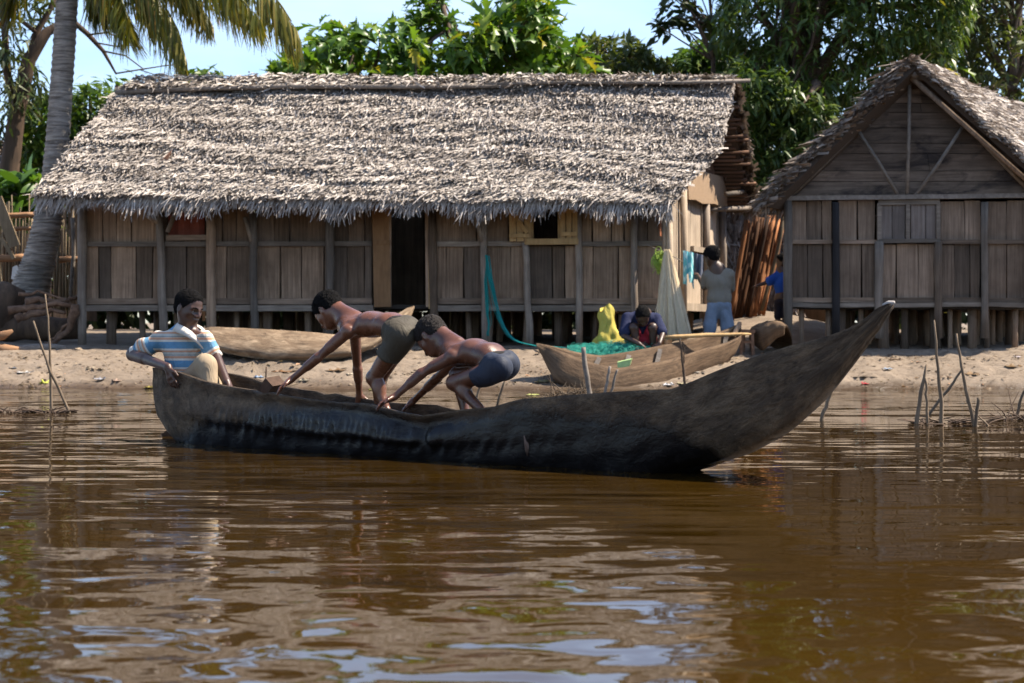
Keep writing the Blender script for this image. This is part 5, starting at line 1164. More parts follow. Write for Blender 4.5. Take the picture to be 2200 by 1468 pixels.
        m.add(vs, [(4 * i + j_, 4 * i + 4 + j_, 4 * i + 5 + j_, 4 * i + 1 + j_) for i in range(11) for j_ in range(3)], True); m.build('collar', M['hem'], h)
    # trousers: raised knee towards the viewer
    s = Sdf(.006); hip = J(398, 838, .02)
    s.chain([hip, J(441, 786, .06)], [.088, .060], .03); s.chain([J(441, 786, .06), J(454, 850, .06)], [.060, .058], .03)
    s.chain([J(400, 838, -.1), J(448, 800, -.12)], [.085, .06], .03); s.chain([J(448, 800, -.12), J(462, 850, -.12)], [.06, .055], .03); s.ell(J(396, 836, -.03), (.13, .11, .085), None, .03)
    body('trousers', s, cloth('khaki_trousers', (.33, .25, .165)), h, None, 3, .004, 4)
M['hem'] = cloth('cream_knit', (.60, .54, .47))
seated_person()

def bending(label, hc, fwd, up, S, nb, spine, spr, shN, elN, wrN, hdN, hnN, shF, elF, wrF, hdF, hnF, hipN, knN, anN, hipF, knF, anF, thick, root, hairm, line, extra=None, ft=1):
    h = thing('person', label, 'person', root); sd = Sdf(.0046)
    L, ax = head(sd, hc, fwd, up, S)
    f, u, r = frame(fwd, up)
    sd.chain([hc - f * (.03 * S) - u * (.02 * S), nb], [.044, .050], .025); sd.chain([hc - f * (.045 * S) - u * (.055 * S), nb.lerp(spine[1], .3) + Vector((0, 0, .012))], [.044, .054], .03)
    lat = BN
    for (a, b), (ra, rb) in zip(zip(spine[:-1], spine[1:]), zip(spr[:-1], spr[1:])):
        for o in (-.036, 0, .036): sd.cap(a + lat * o, b + lat * o, ra * (1 if o == 0 else .93), rb * (1 if o == 0 else .93), .025)
    sd.chain([shN, nb, shF], [.040, .044, .040], .03)
    sd.ell(shN.lerp(spine[1], .35) + Vector((0, 0, .02)), (.055, .03, .035), None, .014)
    for q_ in range(5):                                             # ribs and backbone
        a_ = spine[0].lerp(spine[2], .25 + .16 * q_); rr_ = spr[1]; top_ = a_ + Vector((0, 0, rr_ * .45)) + lat * (rr_ + .020); bot_ = a_ - BD * .025 - Vector((0, 0, rr_ * .5)) + lat * (rr_ + .016); sd.cap(top_, bot_, .0075, .006, .008)
        sd.ell(spine[0].lerp(spine[-1], .1 + .17 * q_) + Vector((0, 0, rr_ + .001)), (.009, .008, .006), None, .01)
    sd.cap(shN.lerp(spine[1], .15) + Vector((0, 0, .035)), shN.lerp(spine[1], .75) + Vector((0, 0, .02)), .014, .010, .018)
    sd.chain([shN, elN, wrN], [.032, .0225, .0165], .010); sd.cap(shN.lerp(elN, .25), shN.lerp(elN, .6), .0285, .027, .012); sd.ell(elN, (.0245,) * 3, None, .006); sd.cap(elN.lerp(wrN, .08), elN.lerp(wrN, .4), .0245, .0235, .012); hand(sd, wrN, hdN, hnN, .86, .30, .35, ft)
    sd.chain([shF, elF, wrF], [.032, .0225, .0165], .010); sd.ell(elF, (.0245,) * 3, None, .006); sd.cap(elF.lerp(wrF, .08), elF.lerp(wrF, .4), .0245, .023, .012); hand(sd, wrF, hdF, hnF, .86, .3, .3, -ft)
    for hip, kn, an in ((hipN, knN, anN), (hipF, knF, anF)):
        sd.cap(hip, kn, thick, .038, .02); sd.ell(kn, (.041, .041, .041), None, .008); sd.cap(kn, an, .035, .022, .012)
        cv = kn.lerp(an, .32); d = (an - kn).normalized(); back = (hip - kn); back = (back - d * back.dot(d)).normalized(); sd.ell(cv + back * .012, (.033, .033, .05), None, .015)
        sd.chain([an, an + Vector((-.03, .02, -.03)), an - BD * .10 + Vector((0, 0, -.035))], [.023, .023, .016], .012)
    body('body', sd, M['skin'] if hairm == 0 else M['skin2'], h)
    hair(h, hc, fwd, up, S, M['hair'] if hairm == 0 else M['hair_short'], .0046, .0065 if hairm == 0 else .0045, -.085, line); eyes(h, L, S, f, u)
    # plain bathing shorts
    s = Sdf(.006); pel = spine[-1]
    for o in (-.055, 0, .055): s.cap(spine[-2].lerp(pel, .45) + lat * o, pel + lat * o, spr[-1] + .005, spr[-1] + .007, .03)
    for hip, kn in ((hipN, knN), (hipF, knF)): s.cap(hip, hip.lerp(kn, .50), thick + .007, thick + .005, .03)
    d = (pel - spine[-2]).normalized(); s.plane(spine[-2].lerp(pel, .62), -d, .004)
    for hip, kn in ((hipN, knN),): s.plane(hip.lerp(kn, .52), (kn - hip).normalized(), .004)
    body('shorts', s, M['shorts' if hairm == 0 else 'shorts2'], h, None, 2, .0070, 3)
    b = Sdf(.006)
    for o in (-.055, 0, .055): b.cap(spine[-2].lerp(pel, .3) + lat * o, pel + lat * o, spr[-1] + .009, spr[-1] + .011, .03)
    b.plane(spine[-2].lerp(pel, .59), -d, .002); b.plane(spine[-2].lerp(pel, .59) + d * .022, d, .002); body('waistband', b, M['band'], h, None, 1)
    return h
M['band'] = cloth('dark_waistband', (.018, .016, .016), .8)
M['skin2'] = skin('wet_dark_skin', (.072, .027, .0145), (.122, .048, .027), .27)
M['hair_short'] = plain('cropped_hair', (.017, .0125, .011), .75, .4, 160, .25, bump=.006, bscale=400)
M['shorts'] = cloth('wet_olive_shorts', (.060, .050, .036), .6); M['shorts2'] = cloth('wet_navy_shorts', (.026, .030, .045), .6)
def bathers():
    J = JB
    left = -BD
    bending('person bending forward in the canoe, next to the seated person, hand on the rim',
        J(706, 667, .0), left * .66 + Vector((0, -.06, -.75)), left * .75 + Vector((0, 0, .66)), .90, J(745, 692, 0),
        [J(757, 704, 0), J(800, 697, 0), J(840, 698, 0), J(866, 712, 0)], [.054, .061, .056, .062],
        J(748, 712, .11), J(684, 768, .20), J(627, 815, .26), Vector((-.12, -.02, -.09)), Vector((.0, -.15, -1)), J(762, 712, -.10), J(768, 792, -.16), J(772, 846, -.22), Vector((.01, .02, -.12)), Vector((.3, -.9, 0)),
        J(864, 722, .062), J(803, 812, .08), J(832, 886, .08), J(866, 722, -.06), J(812, 816, -.05), J(815, 888, -.05), .060, J(820, 880, 0), 0, .030)
    bending('person squatting in the canoe nearest the curved bow, reaching left to the rim',
        J(928, 723, .0), left * .60 + Vector((0, -.04, -.80)), left * .80 + Vector((0, 0, .60)), .91, J(964, 748, 0),
        [J(978, 764, 0), J(1020, 756, 0), J(1052, 764, 0), J(1074, 786, 0)], [.051, .058, .056, .057],
        J(972, 766, .10), J(906, 802, .19), J(848, 853, .27), Vector((-.13, -.02, -.06)), Vector((0, -.25, -1)), J(985, 768, -.10), J(940, 812, -.15), J(890, 860, -.2), Vector((-.1, .02, -.08)), Vector((0, .2, -1)),
        J(1076, 792, .075), J(976, 822, .11), J(1040, 888, .10), J(1080, 792, -.07), J(982, 806, -.03), J(1000, 888, -.03), .057, J(1010, 890, 0), 1, .030)
bathers()

def background_people():
    # standing, back turned, grey shirt and jeans
    Y = 21.0; Q = lambda u, v, d=0.0: P(u, v, Y + d)
    h = thing('person', 'person in grey shirt and jeans standing with back turned by the end wall', 'person', Q(1542, 765)); sd = Sdf(.009)
    hc = Q(1529, 551, -.02); fwd = Vector((-.55, .8, -.35)); up = Vector((-.1, .15, 1)); head(sd, hc, fwd, up, 1.08, False)
    nb = Q(1541, 578); sd.chain([hc - Vector((-.01, 0, .05)), nb], [.05, .055], .02)
    sL, sR = Q(1520, 592, .02), Q(1567, 590, -.02); sd.chain([sL, nb, sR], [.05, .06, .05], .04); sd.chain([nb, Q(1545, 640)], [.09, .10], .04)
    eL, wL = Q(1513, 618, .10), Q(1500, 594, .30); sd.chain([sL, eL, wL], [.045, .035, .026], .01); hand(sd, wL, (-.2, .5, .4), (0, 0, -1), 1.0, .5)
    eR, wR = Q(1568, 626, .12), Q(1545, 605, .30); sd.chain([sR, eR, wR], [.045, .035, .026], .01); hand(sd, wR, (-.6, .5, .2), (0, 0, -1), 1.0, .5, .2, -1)
    for u in (1526, 1564): a = Q(u, 750); sd.chain([Q(u, 700), a], [.05, .04], .01); sd.chain([a, a + Vector((0, .16, -.03))], [.04, .035], .02)
    body('body', sd, M['skin_k'], h); hair(h, hc, fwd, up, 1.08, M['hair'], .007, .014, -.035, .05)
    s = Sdf(.009); s.chain([sL, nb - Vector((0, 0, .02)), sR], [.066, .07, .066], .04); s.ell(Q(1544, 608), (.165, .12, .15), None, .04); s.ell(Q(1545, 640), (.155, .115, .15), None, .05)
    s.chain([sL, sL.lerp(eL, .75)], [.066, .07], .02); s.chain([sR, sR.lerp(eR, .75)], [.066, .07], .02); s.plane(Q(1545, 656), (.15, 0, -1), .004); s.ell(nb + Vector((0, 0, .055)), (.055, .055, .035), None, .01, 's')
    body('shirt', s, cloth('grey_brown_shirt', (.185, .165, .135)), h, None, 3, .006, 2)
    s = Sdf(.009); s.ell(Q(1545, 655), (.145, .11, .10), None, .03)
    for u0, u1, u2 in ((1534, 1525, 1522), (1556, 1562, 1566)): s.chain([Q(u0, 660), Q(u1, 700), Q(u2, 748)], [.088, .078, .072], .03)
    body('jeans', s, cloth('pale_denim', (.165, .20, .26), .9, .4), h, None, 3, .006, 8)
    # crouching net mender
    Y = 20.35; Q2 = lambda u, v, d=0.0: P(u, v, Y + d)
    h = thing('person', 'person in navy shirt and red shorts crouching over the green net', 'person', Q2(1380, 752)); sd = Sdf(.009)
    hc = Q2(1381, 680, -.12); fwd = Vector((.1, -.62, -.75)); up = Vector((0, -.7, .7)); L, ax = head(sd, hc, fwd, up, 1.05)
    nb = Q2(1382, 678, .05); sd.chain([hc, nb], [.05, .055], .02); sL, sR = Q2(1349, 684, .05), Q2(1409, 686, .05); sd.chain([nb, Q2(1378, 718, .2)], [.11, .12], .04)
    eL, wL = Q2(1340, 722, -.10), Q2(1372, 738, -.28); sd.chain([sL, eL, wL], [.045, .036, .026], .01); hand(sd, wL, (.1, -.04, -.05), (0, 0, -1), 1.0, .4)
    eR, wR = Q2(1424, 716, -.12), Q2(1417, 738, -.28); sd.chain([sR, eR, wR], [.045, .036, .026], .01); hand(sd, wR, (-.05, -.04, -.08), (-.5, 0, -1), 1.0, .5, .2, -1)
    for u, ku, au in ((1362, 1362, 1368), (1398, 1402, 1404)): sd.chain([Q2(u, 730, .15), Q2(ku, 704, -.10), Q2(au, 752, -.08)], [.08, .055, .035], .02); sd.chain([Q2(au, 750, -.08), Q2(au, 752, -.22)], [.035, .028], .02)
    body('body', sd, M['skin_k'], h); hair(h, hc, fwd, up, 1.05, M['hair'], .007, .009, -.03, .06); f, u, r = frame(fwd, up); eyes(h, L, 1.05, f, u)
    s = Sdf(.009); s.ell(Q2(1379, 700, .12), (.17, .15, .17), None, .04); s.chain([sL, nb, sR], [.066, .08, .066], .05); s.chain([sL, sL.lerp(eL, .8)], [.068, .072], .03); s.chain([sR, sR.lerp(eR, .9)], [.066, .062], .03)
    s.ell(hc, (.09, .09, .11), None, .01, 's'); body('shirt', s, cloth('navy_shirt', (.022, .026, .060)), h, None, 3, .006, 5)
    s = Sdf(.009); s.chain([Q2(1366, 728, .12), Q2(1364, 712, -.04)], [.09, .07], .03); s.chain([Q2(1394, 728, .12), Q2(1400, 712, -.05)], [.09, .075], .03); s.ell(Q2(1382, 732, .1), (.15, .13, .09), None, .04)
    body('shorts', s, cloth('red_shorts', (.36, .030, .045)), h, None, 3, .005, 6)
    # half hidden person in blue
    Y = 23.6; Q3 = lambda u, v, d=0.0: P(u, v, Y + d)
    h = thing('person', 'person in blue shirt half hidden behind the corner post, arm stretched out', 'person', Q3(1676, 694)); sd = Sdf(.009)
    hc = Q3(1681, 562); fwd = Vector((-.9, .3, -.1)); head(sd, hc, fwd, Vector((0, 0, 1)), .98, False); nb = Q3(1680, 585); sd.chain([hc, nb], [.045, .05], .02)
    sA = Q3(1668, 594); eA, wA = Q3(1651, 606), Q3(1630, 613); sd.chain([sA, eA, wA], [.04, .032, .024], .01); hand(sd, wA, (-.5, 0, -.1), (0, 0, -1), .9, .3)
    sB = Q3(1692, 594); sd.chain([sB, Q3(1698, 622), Q3(1694, 645)], [.04, .032, .024], .01); sd.chain([nb, Q3(1680, 640)], [.08, .085], .03)
    for u in (1672, 1686): sd.chain([Q3(u, 640), Q3(u - 1, 668), Q3(u, 690)], [.06, .045, .03], .02); sd.chain([Q3(u, 690), Q3(u - 8, 693)], [.03, .025], .02)
    body('body', sd, M['skin_k'], h); hair(h, hc, fwd, Vector((0, 0, 1)), .98, M['hair'], .007, .008)
    s = Sdf(.009); s.ell(Q3(1680, 612), (.11, .10, .20), None, .03); s.chain([sA, nb, sB], [.058, .06, .058], .04); s.chain([sA, sA.lerp(eA, .8)], [.06, .066], .02); s.chain([sB, sB.lerp(Q3(1698, 622), .8)], [.06, .064], .02); s.plane(Q3(1680, 648), (0, 0, -1), .004)
    body('shirt', s, cloth('blue_shirt', (.020, .075, .36)), h, None, 3, .004, 5)
    s = Sdf(.009); s.ell(Q3(1679, 648), (.095, .09, .07), None, .03)
    for u in (1672, 1686): s.chain([Q3(u, 650), Q3(u - 1, 680)], [.062, .05], .02)
    body('trousers', s, cloth('dark_trousers', (.02, .02, .03)), h, None, 3, .004, 5)
background_people()
# ---------------------------------------------------------------- everyday things along the shore
def on_ground(u, y, dz=0.0):
    x = (u - 1100) / F * y; return Vector((x, y, gz(x, y) + dz))
def ground_at(u, v):
    """point of the bank seen at pixel (u, v)"""
    best = None
    for y in np.arange(18.4, 24.5, .02):
        x = (u - 1100) / F * y; z = CH + (HZ - v) / F * y
        if gz(x, y) >= z: return Vector((x, y, gz(x, y)))
    return P(u, v, 20.5)
def tube_thing(name, label, cat, pts, rad, mat, group=None, n=7, wob=.08):
    m = MB(); m.tube(pts, rad, n, wob=wob); return m.build(name, mat, label=label, category=cat, group=group)
def fine_path(ctrl, k=14, amp=.004):
    q = np.array([tuple(p) for p in ctrl], float); t = np.linspace(0, 1, len(q)); s = np.linspace(0, 1, k)
    out = np.stack([np.interp(s, t, q[:, i]) for i in range(3)], -1)
    for _ in range(2): out[1:-1] = (out[:-2] + 2 * out[1:-1] + out[2:]) / 4
    out[1:-1] += rng.normal(0, amp, (k - 2, 3)); return [V3(p) for p in out]

def left_side():
    # hut roof far left
    h = thing('thatched_hut', 'brown thatched hut roof behind the palm at the left edge', 'hut', P(40, 690, 30))
    thatch(P(-120, 362, 29.2), P(182, 362, 29.0), P(175, 305, 30.4), P(-120, 303, 30.6), 'thatch', h, M['thatch_b'], 20, 40, length=.22, width=.045, fringe=60, seed=31, verge=(10, 30))
    for k in range(9):
        a = P(-110 + k * 32, 690, 30.2); b = P(-82 + k * 32, 690, 30.2); t = Vector((0, .03, 0)); m = MB()
        m.box8([a, b, b + t, a + t] + [p + Vector((0, 0, 2.75)) for p in (a, b, b + t, a + t)]); m.build('plank', M['wall'], h)
    # pole fence
    h = thing('pole_fence', 'rough fence of thin upright poles with orange rails beside the palm', 'fence', P(90, 655, 24.8)); g = np.random.default_rng(2)
    for u in np.concatenate([np.arange(-22, 74, 7.0), np.arange(118, 176, 6.0)]):
        m = MB(); top = 432 + g.uniform(-20, 45) if u < 100 else 455 + g.uniform(-5, 40); w = g.uniform(.010, .026)
        m.tube([P(u + g.uniform(-3, 3), top, 24.8), P(u + g.uniform(-2, 2), 560, 24.8), P(u, 668, 24.8)], [w * .7, w, w], 6); m.build('picket', M['bamboo'], h)
    for a, b, r in [((-20, 463), (78, 462), .040), ((-20, 556), (56, 553), .052), ((118, 557), (182, 556), .045), ((20, 492), (72, 491), .028)]:
        m = MB(); m.tube(fine_path([P(*a, 24.6), P(*b, 24.6)], 6, .006), r, 8, wob=.05); m.build('rail', M['rail'], h)
    m = MB(); m.tube(fine_path([P(155, 468, 24.5), P(160, 500, 24.5), P(157, 560, 24.5), P(153, 648, 24.5)], 8, .006), [.03, .034, .03, .03, .03, .03, .03, .032], 7); m.build('post', M['pole'], h)
    m = MB(); m.tube([P(132, 462, 24.5), P(124, 560, 24.5), P(122, 650, 24.5)], .02, 6); m.build('post', M['bamboo'], h)
    for a, b, w in [((-8, 425), (32, 530), .16), ((2, 510), (30, 556), .05), ((-6, 560), (4, 630), .05)]:
        m = MB(); m.bar(P(*a, 24.3), P(*b, 24.3), w, .03); m.build('plank', M['bamboo'], h)
    m = MB(); q = [(27, 574), (36, 570), (40, 578), (36, 590), (30, 600), (24, 600)]; f = [P(u, v, 24.2) for u, v in q]
    m.add(f + [p + Vector((0, .02, 0)) for p in f], [tuple(range(6)), tuple(reversed(range(6, 12)))] + [(i, 6 + i, 6 + (i + 1) % 6, (i + 1) % 6) for i in range(6)])
    m.build('white_cloth', cloth('white_rag', (.72, .66, .60)), label='small white rag hanging on the fence left of the palm', category='cloth')
    # driftwood and logs
    D = M['drift']
    specs = [([(40, 632), (75, 627), (98, 629), (128, 640), (150, 648)], 22.2, .022, 'topmost thin branch of the driftwood heap by the corner post'), ([(55, 650), (95, 640), (130, 652), (165, 640)], 22.1, .045, 'thick forked branch in the middle of the driftwood heap'),
             ([(18, 668), (60, 664), (105, 655), (158, 656)], 22.0, .05, 'twisted grey brown branch low in the driftwood heap'), ([(34, 686), (66, 678), (104, 668), (140, 672)], 21.95, .055, 'stubby branch at the bottom of the driftwood heap'),
             ([(160, 655), (158, 690), (140, 722), (112, 742), (88, 748)], 21.8, .05, 'curved root bending down from the driftwood heap to the sand'), ([(152, 690), (120, 724), (86, 742)], 21.9, .025, 'thin root beside the curved root under the driftwood heap'),
             ([(140, 645), (170, 636), (190, 634)], 21.9, .024, 'pale branch stub poking past the corner post')]
    for pts, y, r, lab in specs:
        k = 10; path = fine_path([P(u, v, y + .1 * math.sin(i)) for i, (u, v) in enumerate(pts)], k, .014)
        tube_thing('driftwood_branch', lab, 'driftwood', path, [r * (1.15 - .75 * i / k) * random.uniform(.8, 1.2) for i in range(k)], D, 'driftwood heap', wob=.16)
    tube_thing('log', 'dark fallen log lying under the driftwood heap', 'log', fine_path([P(-30, 702, 22.9), P(60, 704, 22.8), P(168, 708, 22.7)], 8, .01), [.17, .18, .18, .17, .17, .16, .15, .14], M['bark_dark'], n=12)
    tube_thing('log', 'pale low log on the sand at the left edge', 'log', fine_path([P(30, 752, 20.9), P(80, 748, 20.95), P(140, 748, 21.0)], 6, .008), [.05, .06, .06, .055, .05, .03], M['pole'])
    m = MB(); m.tube(fine_path([P(-18, 690, 22.9), P(10, 650, 22.9), P(36, 616, 22.9)], 6, .02), [.34, .34, .3, .26, .2, .12], 10, wob=.1); m.build('stump', M['bark_dark'], label='black rotting stump at the foot of the palm', category='stump')
    for pts, r, lab in [([(-14, 728), (8, 722), (27, 711)], .055, 'upper orange brown wood chunk at the left edge'), ([(-14, 748), (12, 752), (40, 750)], .07, 'lower orange brown wood chunk on the sand at the left edge')]:
        tube_thing('wood_chunk', lab, 'wood', [P(u, v, 20.8) for u, v in pts], [r, r, r * .35], M['rail'], 'orange wood chunks', wob=.2)
left_side()

def stakes():
    S = M['stick']
    def st(pts, v_base, r, lab, r2=None, grp=None, mat=None):
        y = CH * F / (v_base - HZ); q = [P(u, v, y) for u, v in pts]; q[-1] = q[-1] + (q[-1] - q[-2]).normalized() * .12; k = 9
        tube_thing('stake', lab, 'stake', fine_path(q, k, .003), [(r2 or r * .55) + (r - (r2 or r * .55)) * i / (k - 1) for i in range(k)], mat or S, grp, wob=.12)
    L, Rg = 'stakes standing in the water at left', 'stakes standing in the water at right'
    st([(72, 690), (88, 742), (108, 800), (148, 886)], 886, .013, 'leaning thin stake at left, crossing the upright one', grp=L); st([(97, 632), (104, 700), (109, 780), (111, 886)], 884, .012, 'upright thin stake at left, the taller of the pair', grp=L)
    st([(1991, 783), (1980, 840), (1968, 910)], 910, .016, 'stake leaning right, leftmost of the right group', .008, Rg); st([(1988, 812), (1991, 860), (1993, 910)], 910, .012, 'short upright stake touching the leftmost leaning stake', .008, Rg)
    st([(2007, 688), (2012, 750), (2019, 830), (2024, 914)], 912, .016, 'tallest pointed stake of the right group', .005, Rg); st([(2055, 717), (2063, 775), (2080, 850), (2094, 914)], 914, .015, 'second tallest stake of the right group, leaning left', .007, Rg)
    st([(2072, 788), (2040, 835), (1996, 890)], 892, .012, 'long slanting stake crossing behind the tallest stake', .008, Rg); st([(2102, 855), (2099, 885), (2097, 918)], 916, .013, 'short stub stake beside the second tallest stake', .011, Rg)
    st([(2205, 828), (2192, 862), (2184, 900)], 898, .014, 'crooked stake at the right edge of the water', .008, Rg); st([(1788, 838), (1776, 870), (1765, 902)], 902, .016, 'pale stake slanting out from under the canoe bow', .012, Rg)
    st([(1978, 892), (2000, 899), (2024, 908)], 910, .006, 'thin twig lying low between the two left stakes of the right group', grp=Rg); st([(2076, 860), (2090, 882), (2116, 908)], 914, .006, 'thin forked twig at the foot of the second tallest stake', grp=Rg)
    C = 'stakes behind the canoe rim'
    st([(1253, 746), (1257, 785), (1268, 850)], 856, .026, 'thick pale stake before the beached canoe', .022, C, M['pole']); st([(1311, 787), (1306, 815), (1298, 852)], 858, .016, 'left of two short pale sticks before the beached canoe', .012, C, M['pole'])
    st([(1327, 794), (1320, 818), (1310, 852)], 858, .015, 'right of two short pale sticks before the beached canoe', .010, C, M['pole']); st([(1461, 728), (1466, 770), (1473, 838)], 842, .017, 'dark upright stake before the right half of the beached canoe', .010, C, M['bark_dark'])
    st([(1468, 735), (1471, 755), (1469, 775)], 842, .007, 'thin dark twig growing beside the dark upright stake', grp=C, mat=M['bark_dark']); st([(839, 790), (828, 830), (822, 868)], 872, .010, 'thin stick behind the bending person', .007, C)
    st([(1041, 800), (1030, 830), (1022, 868)], 878, .012, 'thin stick in the water right of the squatting person', .008, C); st([(1085, 818), (1074, 850), (1066, 880)], 884, .012, 'thin leaning stick just left of the canoe hump', .008, C)
    # drowned brush
    g = np.random.default_rng(4)
    for u0, u1, vb, n, lab in [(0, 128, 886, 70, 'line of drowned dark twigs at the left stakes'), (1970, 2110, 908, 60, 'drowned dark twigs around the right stakes'), (2150, 2225, 902, 46, 'tangled dry brush at the right edge of the water'), (1185, 1262, 850, 60, 'heap of dry twigs before the beached canoe'), (60, 100, 884, 14, 'few stray twigs left of the upright stake')]:
        y0 = CH * F / (vb - HZ); m = MB(); tall = .16 if vb == 902 else (.20 if vb == 850 else .04)
        for i in range(n):
            u = g.uniform(u0, u1); y = y0 + g.normal(0, .08); p = P(u, 0, y); p.z = -.02; d = Vector((g.normal(0, 1), g.normal(0, .3), abs(g.normal(.2, .5)))).normalized() * g.uniform(.05, .22)
            if d.z > tall: d.z = tall
            if g.uniform() < .2: d = d * 1.5
            m.tube([p, p + d * .5 + Vector((g.normal(0, .015), 0, .01)), p + d], [.006, .005, .0025], 4, caps=False)
        m.build('brush', M['bark_dark'] if vb != 850 else M['stick'], label=lab, category='brush', group='drowned brush')
stakes()

def nets_and_cloth():
    g = np.random.default_rng(8)
    def strands(name, paths, r, mat, parent=None, **k):
        m = MB()
        for p in paths: m.tube(p, r, 4, caps=False)
        return m.build(name, mat, parent, **k)
    def netmat(name, col, alpha):
        t = NT(name); v = t.coord((1, 1, 1)); n = t.noise(v, 22, 4, .6); t.color(t.mix(n.outputs['Fac'], [x * .7 for x in col], [min(1, x * 1.25) for x in col])); t.set(Roughness=.6)
        w = t.n('ShaderNodeTexNoise'); w.inputs['Scale'].default_value = 160; w.inputs['Detail'].default_value = 2; t.l(t.coord((1, 1, .12)), w.inputs['Vector'])
        t.l(t.ramp(w.outputs['Fac'], [(.5 - alpha * .18, (1, 1, 1)), (.5 + alpha * .1, (alpha, alpha, alpha))]), t.b.inputs['Alpha'])
        tr = t.n('ShaderNodeBsdfTranslucent'); tr.inputs[0].default_value = (*col, 1); tp = t.n('ShaderNodeBsdfTransparent'); m1 = t.n('ShaderNodeMixShader'); m1.inputs[0].default_value = .45; t.l(t.b.outputs[0], m1.inputs[1]); t.l(tr.outputs[0], m1.inputs[2]); t.l(m1.outputs[0], t.out.inputs[0]); return t.m
    # cream net hung from the corner post
    h = thing('fishing_net', 'cream fishing net hanging in a long cone from the house corner', 'net', P(1440, 728, 21.0)); top = P(1433, 536, 20.95)
    V = []; Fc = []; na, nz = 72, 26
    for layer, (wid, dep, sh) in enumerate([(.185, .10, 0), (.15, .07, .01), (.11, .045, -.01)]):
        b0 = len(V)
        for j in range(nz):
            s = j / (nz - 1); c = top.lerp(P(1446, 726 + 2 * layer, 20.95), s); w = .02 + (wid - .02) * s ** .75
            for i in range(na):
                a = 2 * math.pi * i / na; fold = 1 + .22 * math.sin(a * 7 + 1.3 * layer + s * 1.1) + .12 * math.sin(a * 17 + s * 2)
                V.append((c.x + math.cos(a) * w * fold + sh, c.y + math.sin(a) * dep * (.2 + .8 * s) * fold, c.z))
        for j in range(nz - 1):
            for i in range(na): Fc.append((b0 + j * na + i, b0 + j * na + (i + 1) % na, b0 + (j + 1) * na + (i + 1) % na, b0 + (j + 1) * na + i))
    link('mesh', mesh_np('mesh', V, Fc, smooth=True), netmat('cream_net', (.86, .72, .52), .75), h)
    paths = []
    for i in range(90):
        u = g.uniform(1398, 1482); e = P(u, 724 + g.uniform(-14, 8), 20.95 + g.uniform(-.1, .1)); mid = top.lerp(e, .5) + Vector((g.normal(0, .02), g.normal(0, .02), -.02)); paths.append([top + Vector((g.normal(0, .008), 0, 0)), mid, e])
    strands('strands', paths, .003, plain('cream_twine', (.74, .61, .45), .7, .15), h)
    h = thing('fishing_net', 'small bundled lime green net hanging at the house corner', 'net', P(1415, 590, 21.1)); paths = []
    for i in range(60):
        c = P(1416 + g.normal(0, 4), 562 + g.normal(0, 9), 21.05); r = g.uniform(.02, .06); ph = g.uniform(0, 6); tl = g.normal(0, .6)
        paths.append([c + Vector((r * math.cos(ph + a), .4 * r * math.sin(ph + a) + tl * .01, r * 1.4 * math.sin(ph + a + tl))) for a in np.linspace(0, 5, 8)])
    paths += [[top, P(1420 + g.normal(0, 2), 550, 21.05), P(1416 + g.normal(0, 5), 580 + g.normal(0, 8), 21.05)] for _ in range(25)]
    strands('strands', paths, .0035, plain('lime_twine', (.30, .42, .06), .7, .3), h)
    # green net heap under the mender's hands
    h = thing('fishing_net', 'heap of sea green fishing net spread on the sand around the mender', 'net', P(1330, 752, 20.2)); nu, nv = 60, 14; V = []; Fc = []
    for j in range(nv):
        for i in range(nu):
            u = 1226 + 210 * i / (nu - 1); y = 19.95 + .75 * j / (nv - 1); x = (u - 1100) / F * y; e = max(0, math.sin(math.pi * j / (nv - 1))) ** .6 * max(0, math.sin(math.pi * i / (nu - 1))) ** .5
            z = gz(x, y) + .004 + e * (.055 + .04 * math.exp(-((u - 1355) / 45) ** 2) + .022 * math.sin(u * .21 + j) + .02 * math.sin(u * .5 - j * 1.7)); V.append((x, y, z))
    for j in range(nv - 1):
        for i in range(nu - 1): Fc.append((j * nu + i, j * nu + i + 1, (j + 1) * nu + i + 1, (j + 1) * nu + i))
    green = netmat('sea_green_net', (.020, .26, .20), .75); link('mesh', mesh_np('mesh', V, Fc, smooth=True), green, h); paths = []; VV = np.array(V)
    for i in range(800):
        c = V3(VV[g.integers(nu * 2, len(V) - nu)]) + Vector((0, 0, g.uniform(0, .03))); r = g.uniform(.02, .07); ph = g.uniform(0, 6); tl = g.normal(0, 1)
        paths.append([c + Vector((r * math.cos(ph + a), .5 * r * math.sin(ph + a), .5 * r * math.sin(ph + a * 1.3 + tl) + .01)) for a in np.linspace(0, 4, 6)])
    strands('strands', paths, .0022, plain('sea_green_twine', (.035, .33, .25), .6, .3), h)
    # teal net rope hanging from a post and trailing along the sand
    h = thing('net_rope', 'teal twisted net hanging from a front post and trailing across the sand', 'net', P(1060, 745, 21.3))
    for ctrl, r in [([(1044, 548, 21.45), (1046, 620, 21.4), (1049, 690, 21.35), (1050, 722, 21.35)], .020), ([(1046, 550, 21.45), (1056, 610, 21.35), (1070, 672, 21.2), (1088, 718, 21.0), (1112, 738, 20.7), (1160, 744, 20.55), (1240, 747, 20.4)], .022)]:
        q = fine_path([P(u, v, y) for u, v, y in ctrl], 16, .004); paths = []
        m = MB()
        for s in range(26):
            ox, oy, ph = g.normal(0, r * .8), g.normal(0, r * .6), g.uniform(0, 6)
            m.tube([p + Vector((ox * (.6 + .6 * math.sin(ph + i * .55)), oy + .3 * r * math.cos(ph + i * .4), 0)) for i, p in enumerate(q)], .0032, 4, caps=False)
        m.build('strand', plain('teal_net', (.010, .24, .225), .7, .35, 40), h)
    # clothes on a line
    line = [P(1392, 527, 21.4), P(1450, 553, 21.5), P(1512, 592, 21.6)]
    tube_thing('clothes_line', 'thin cord strung across the sunlit end wall', 'cord', line, .006, M['pole'])
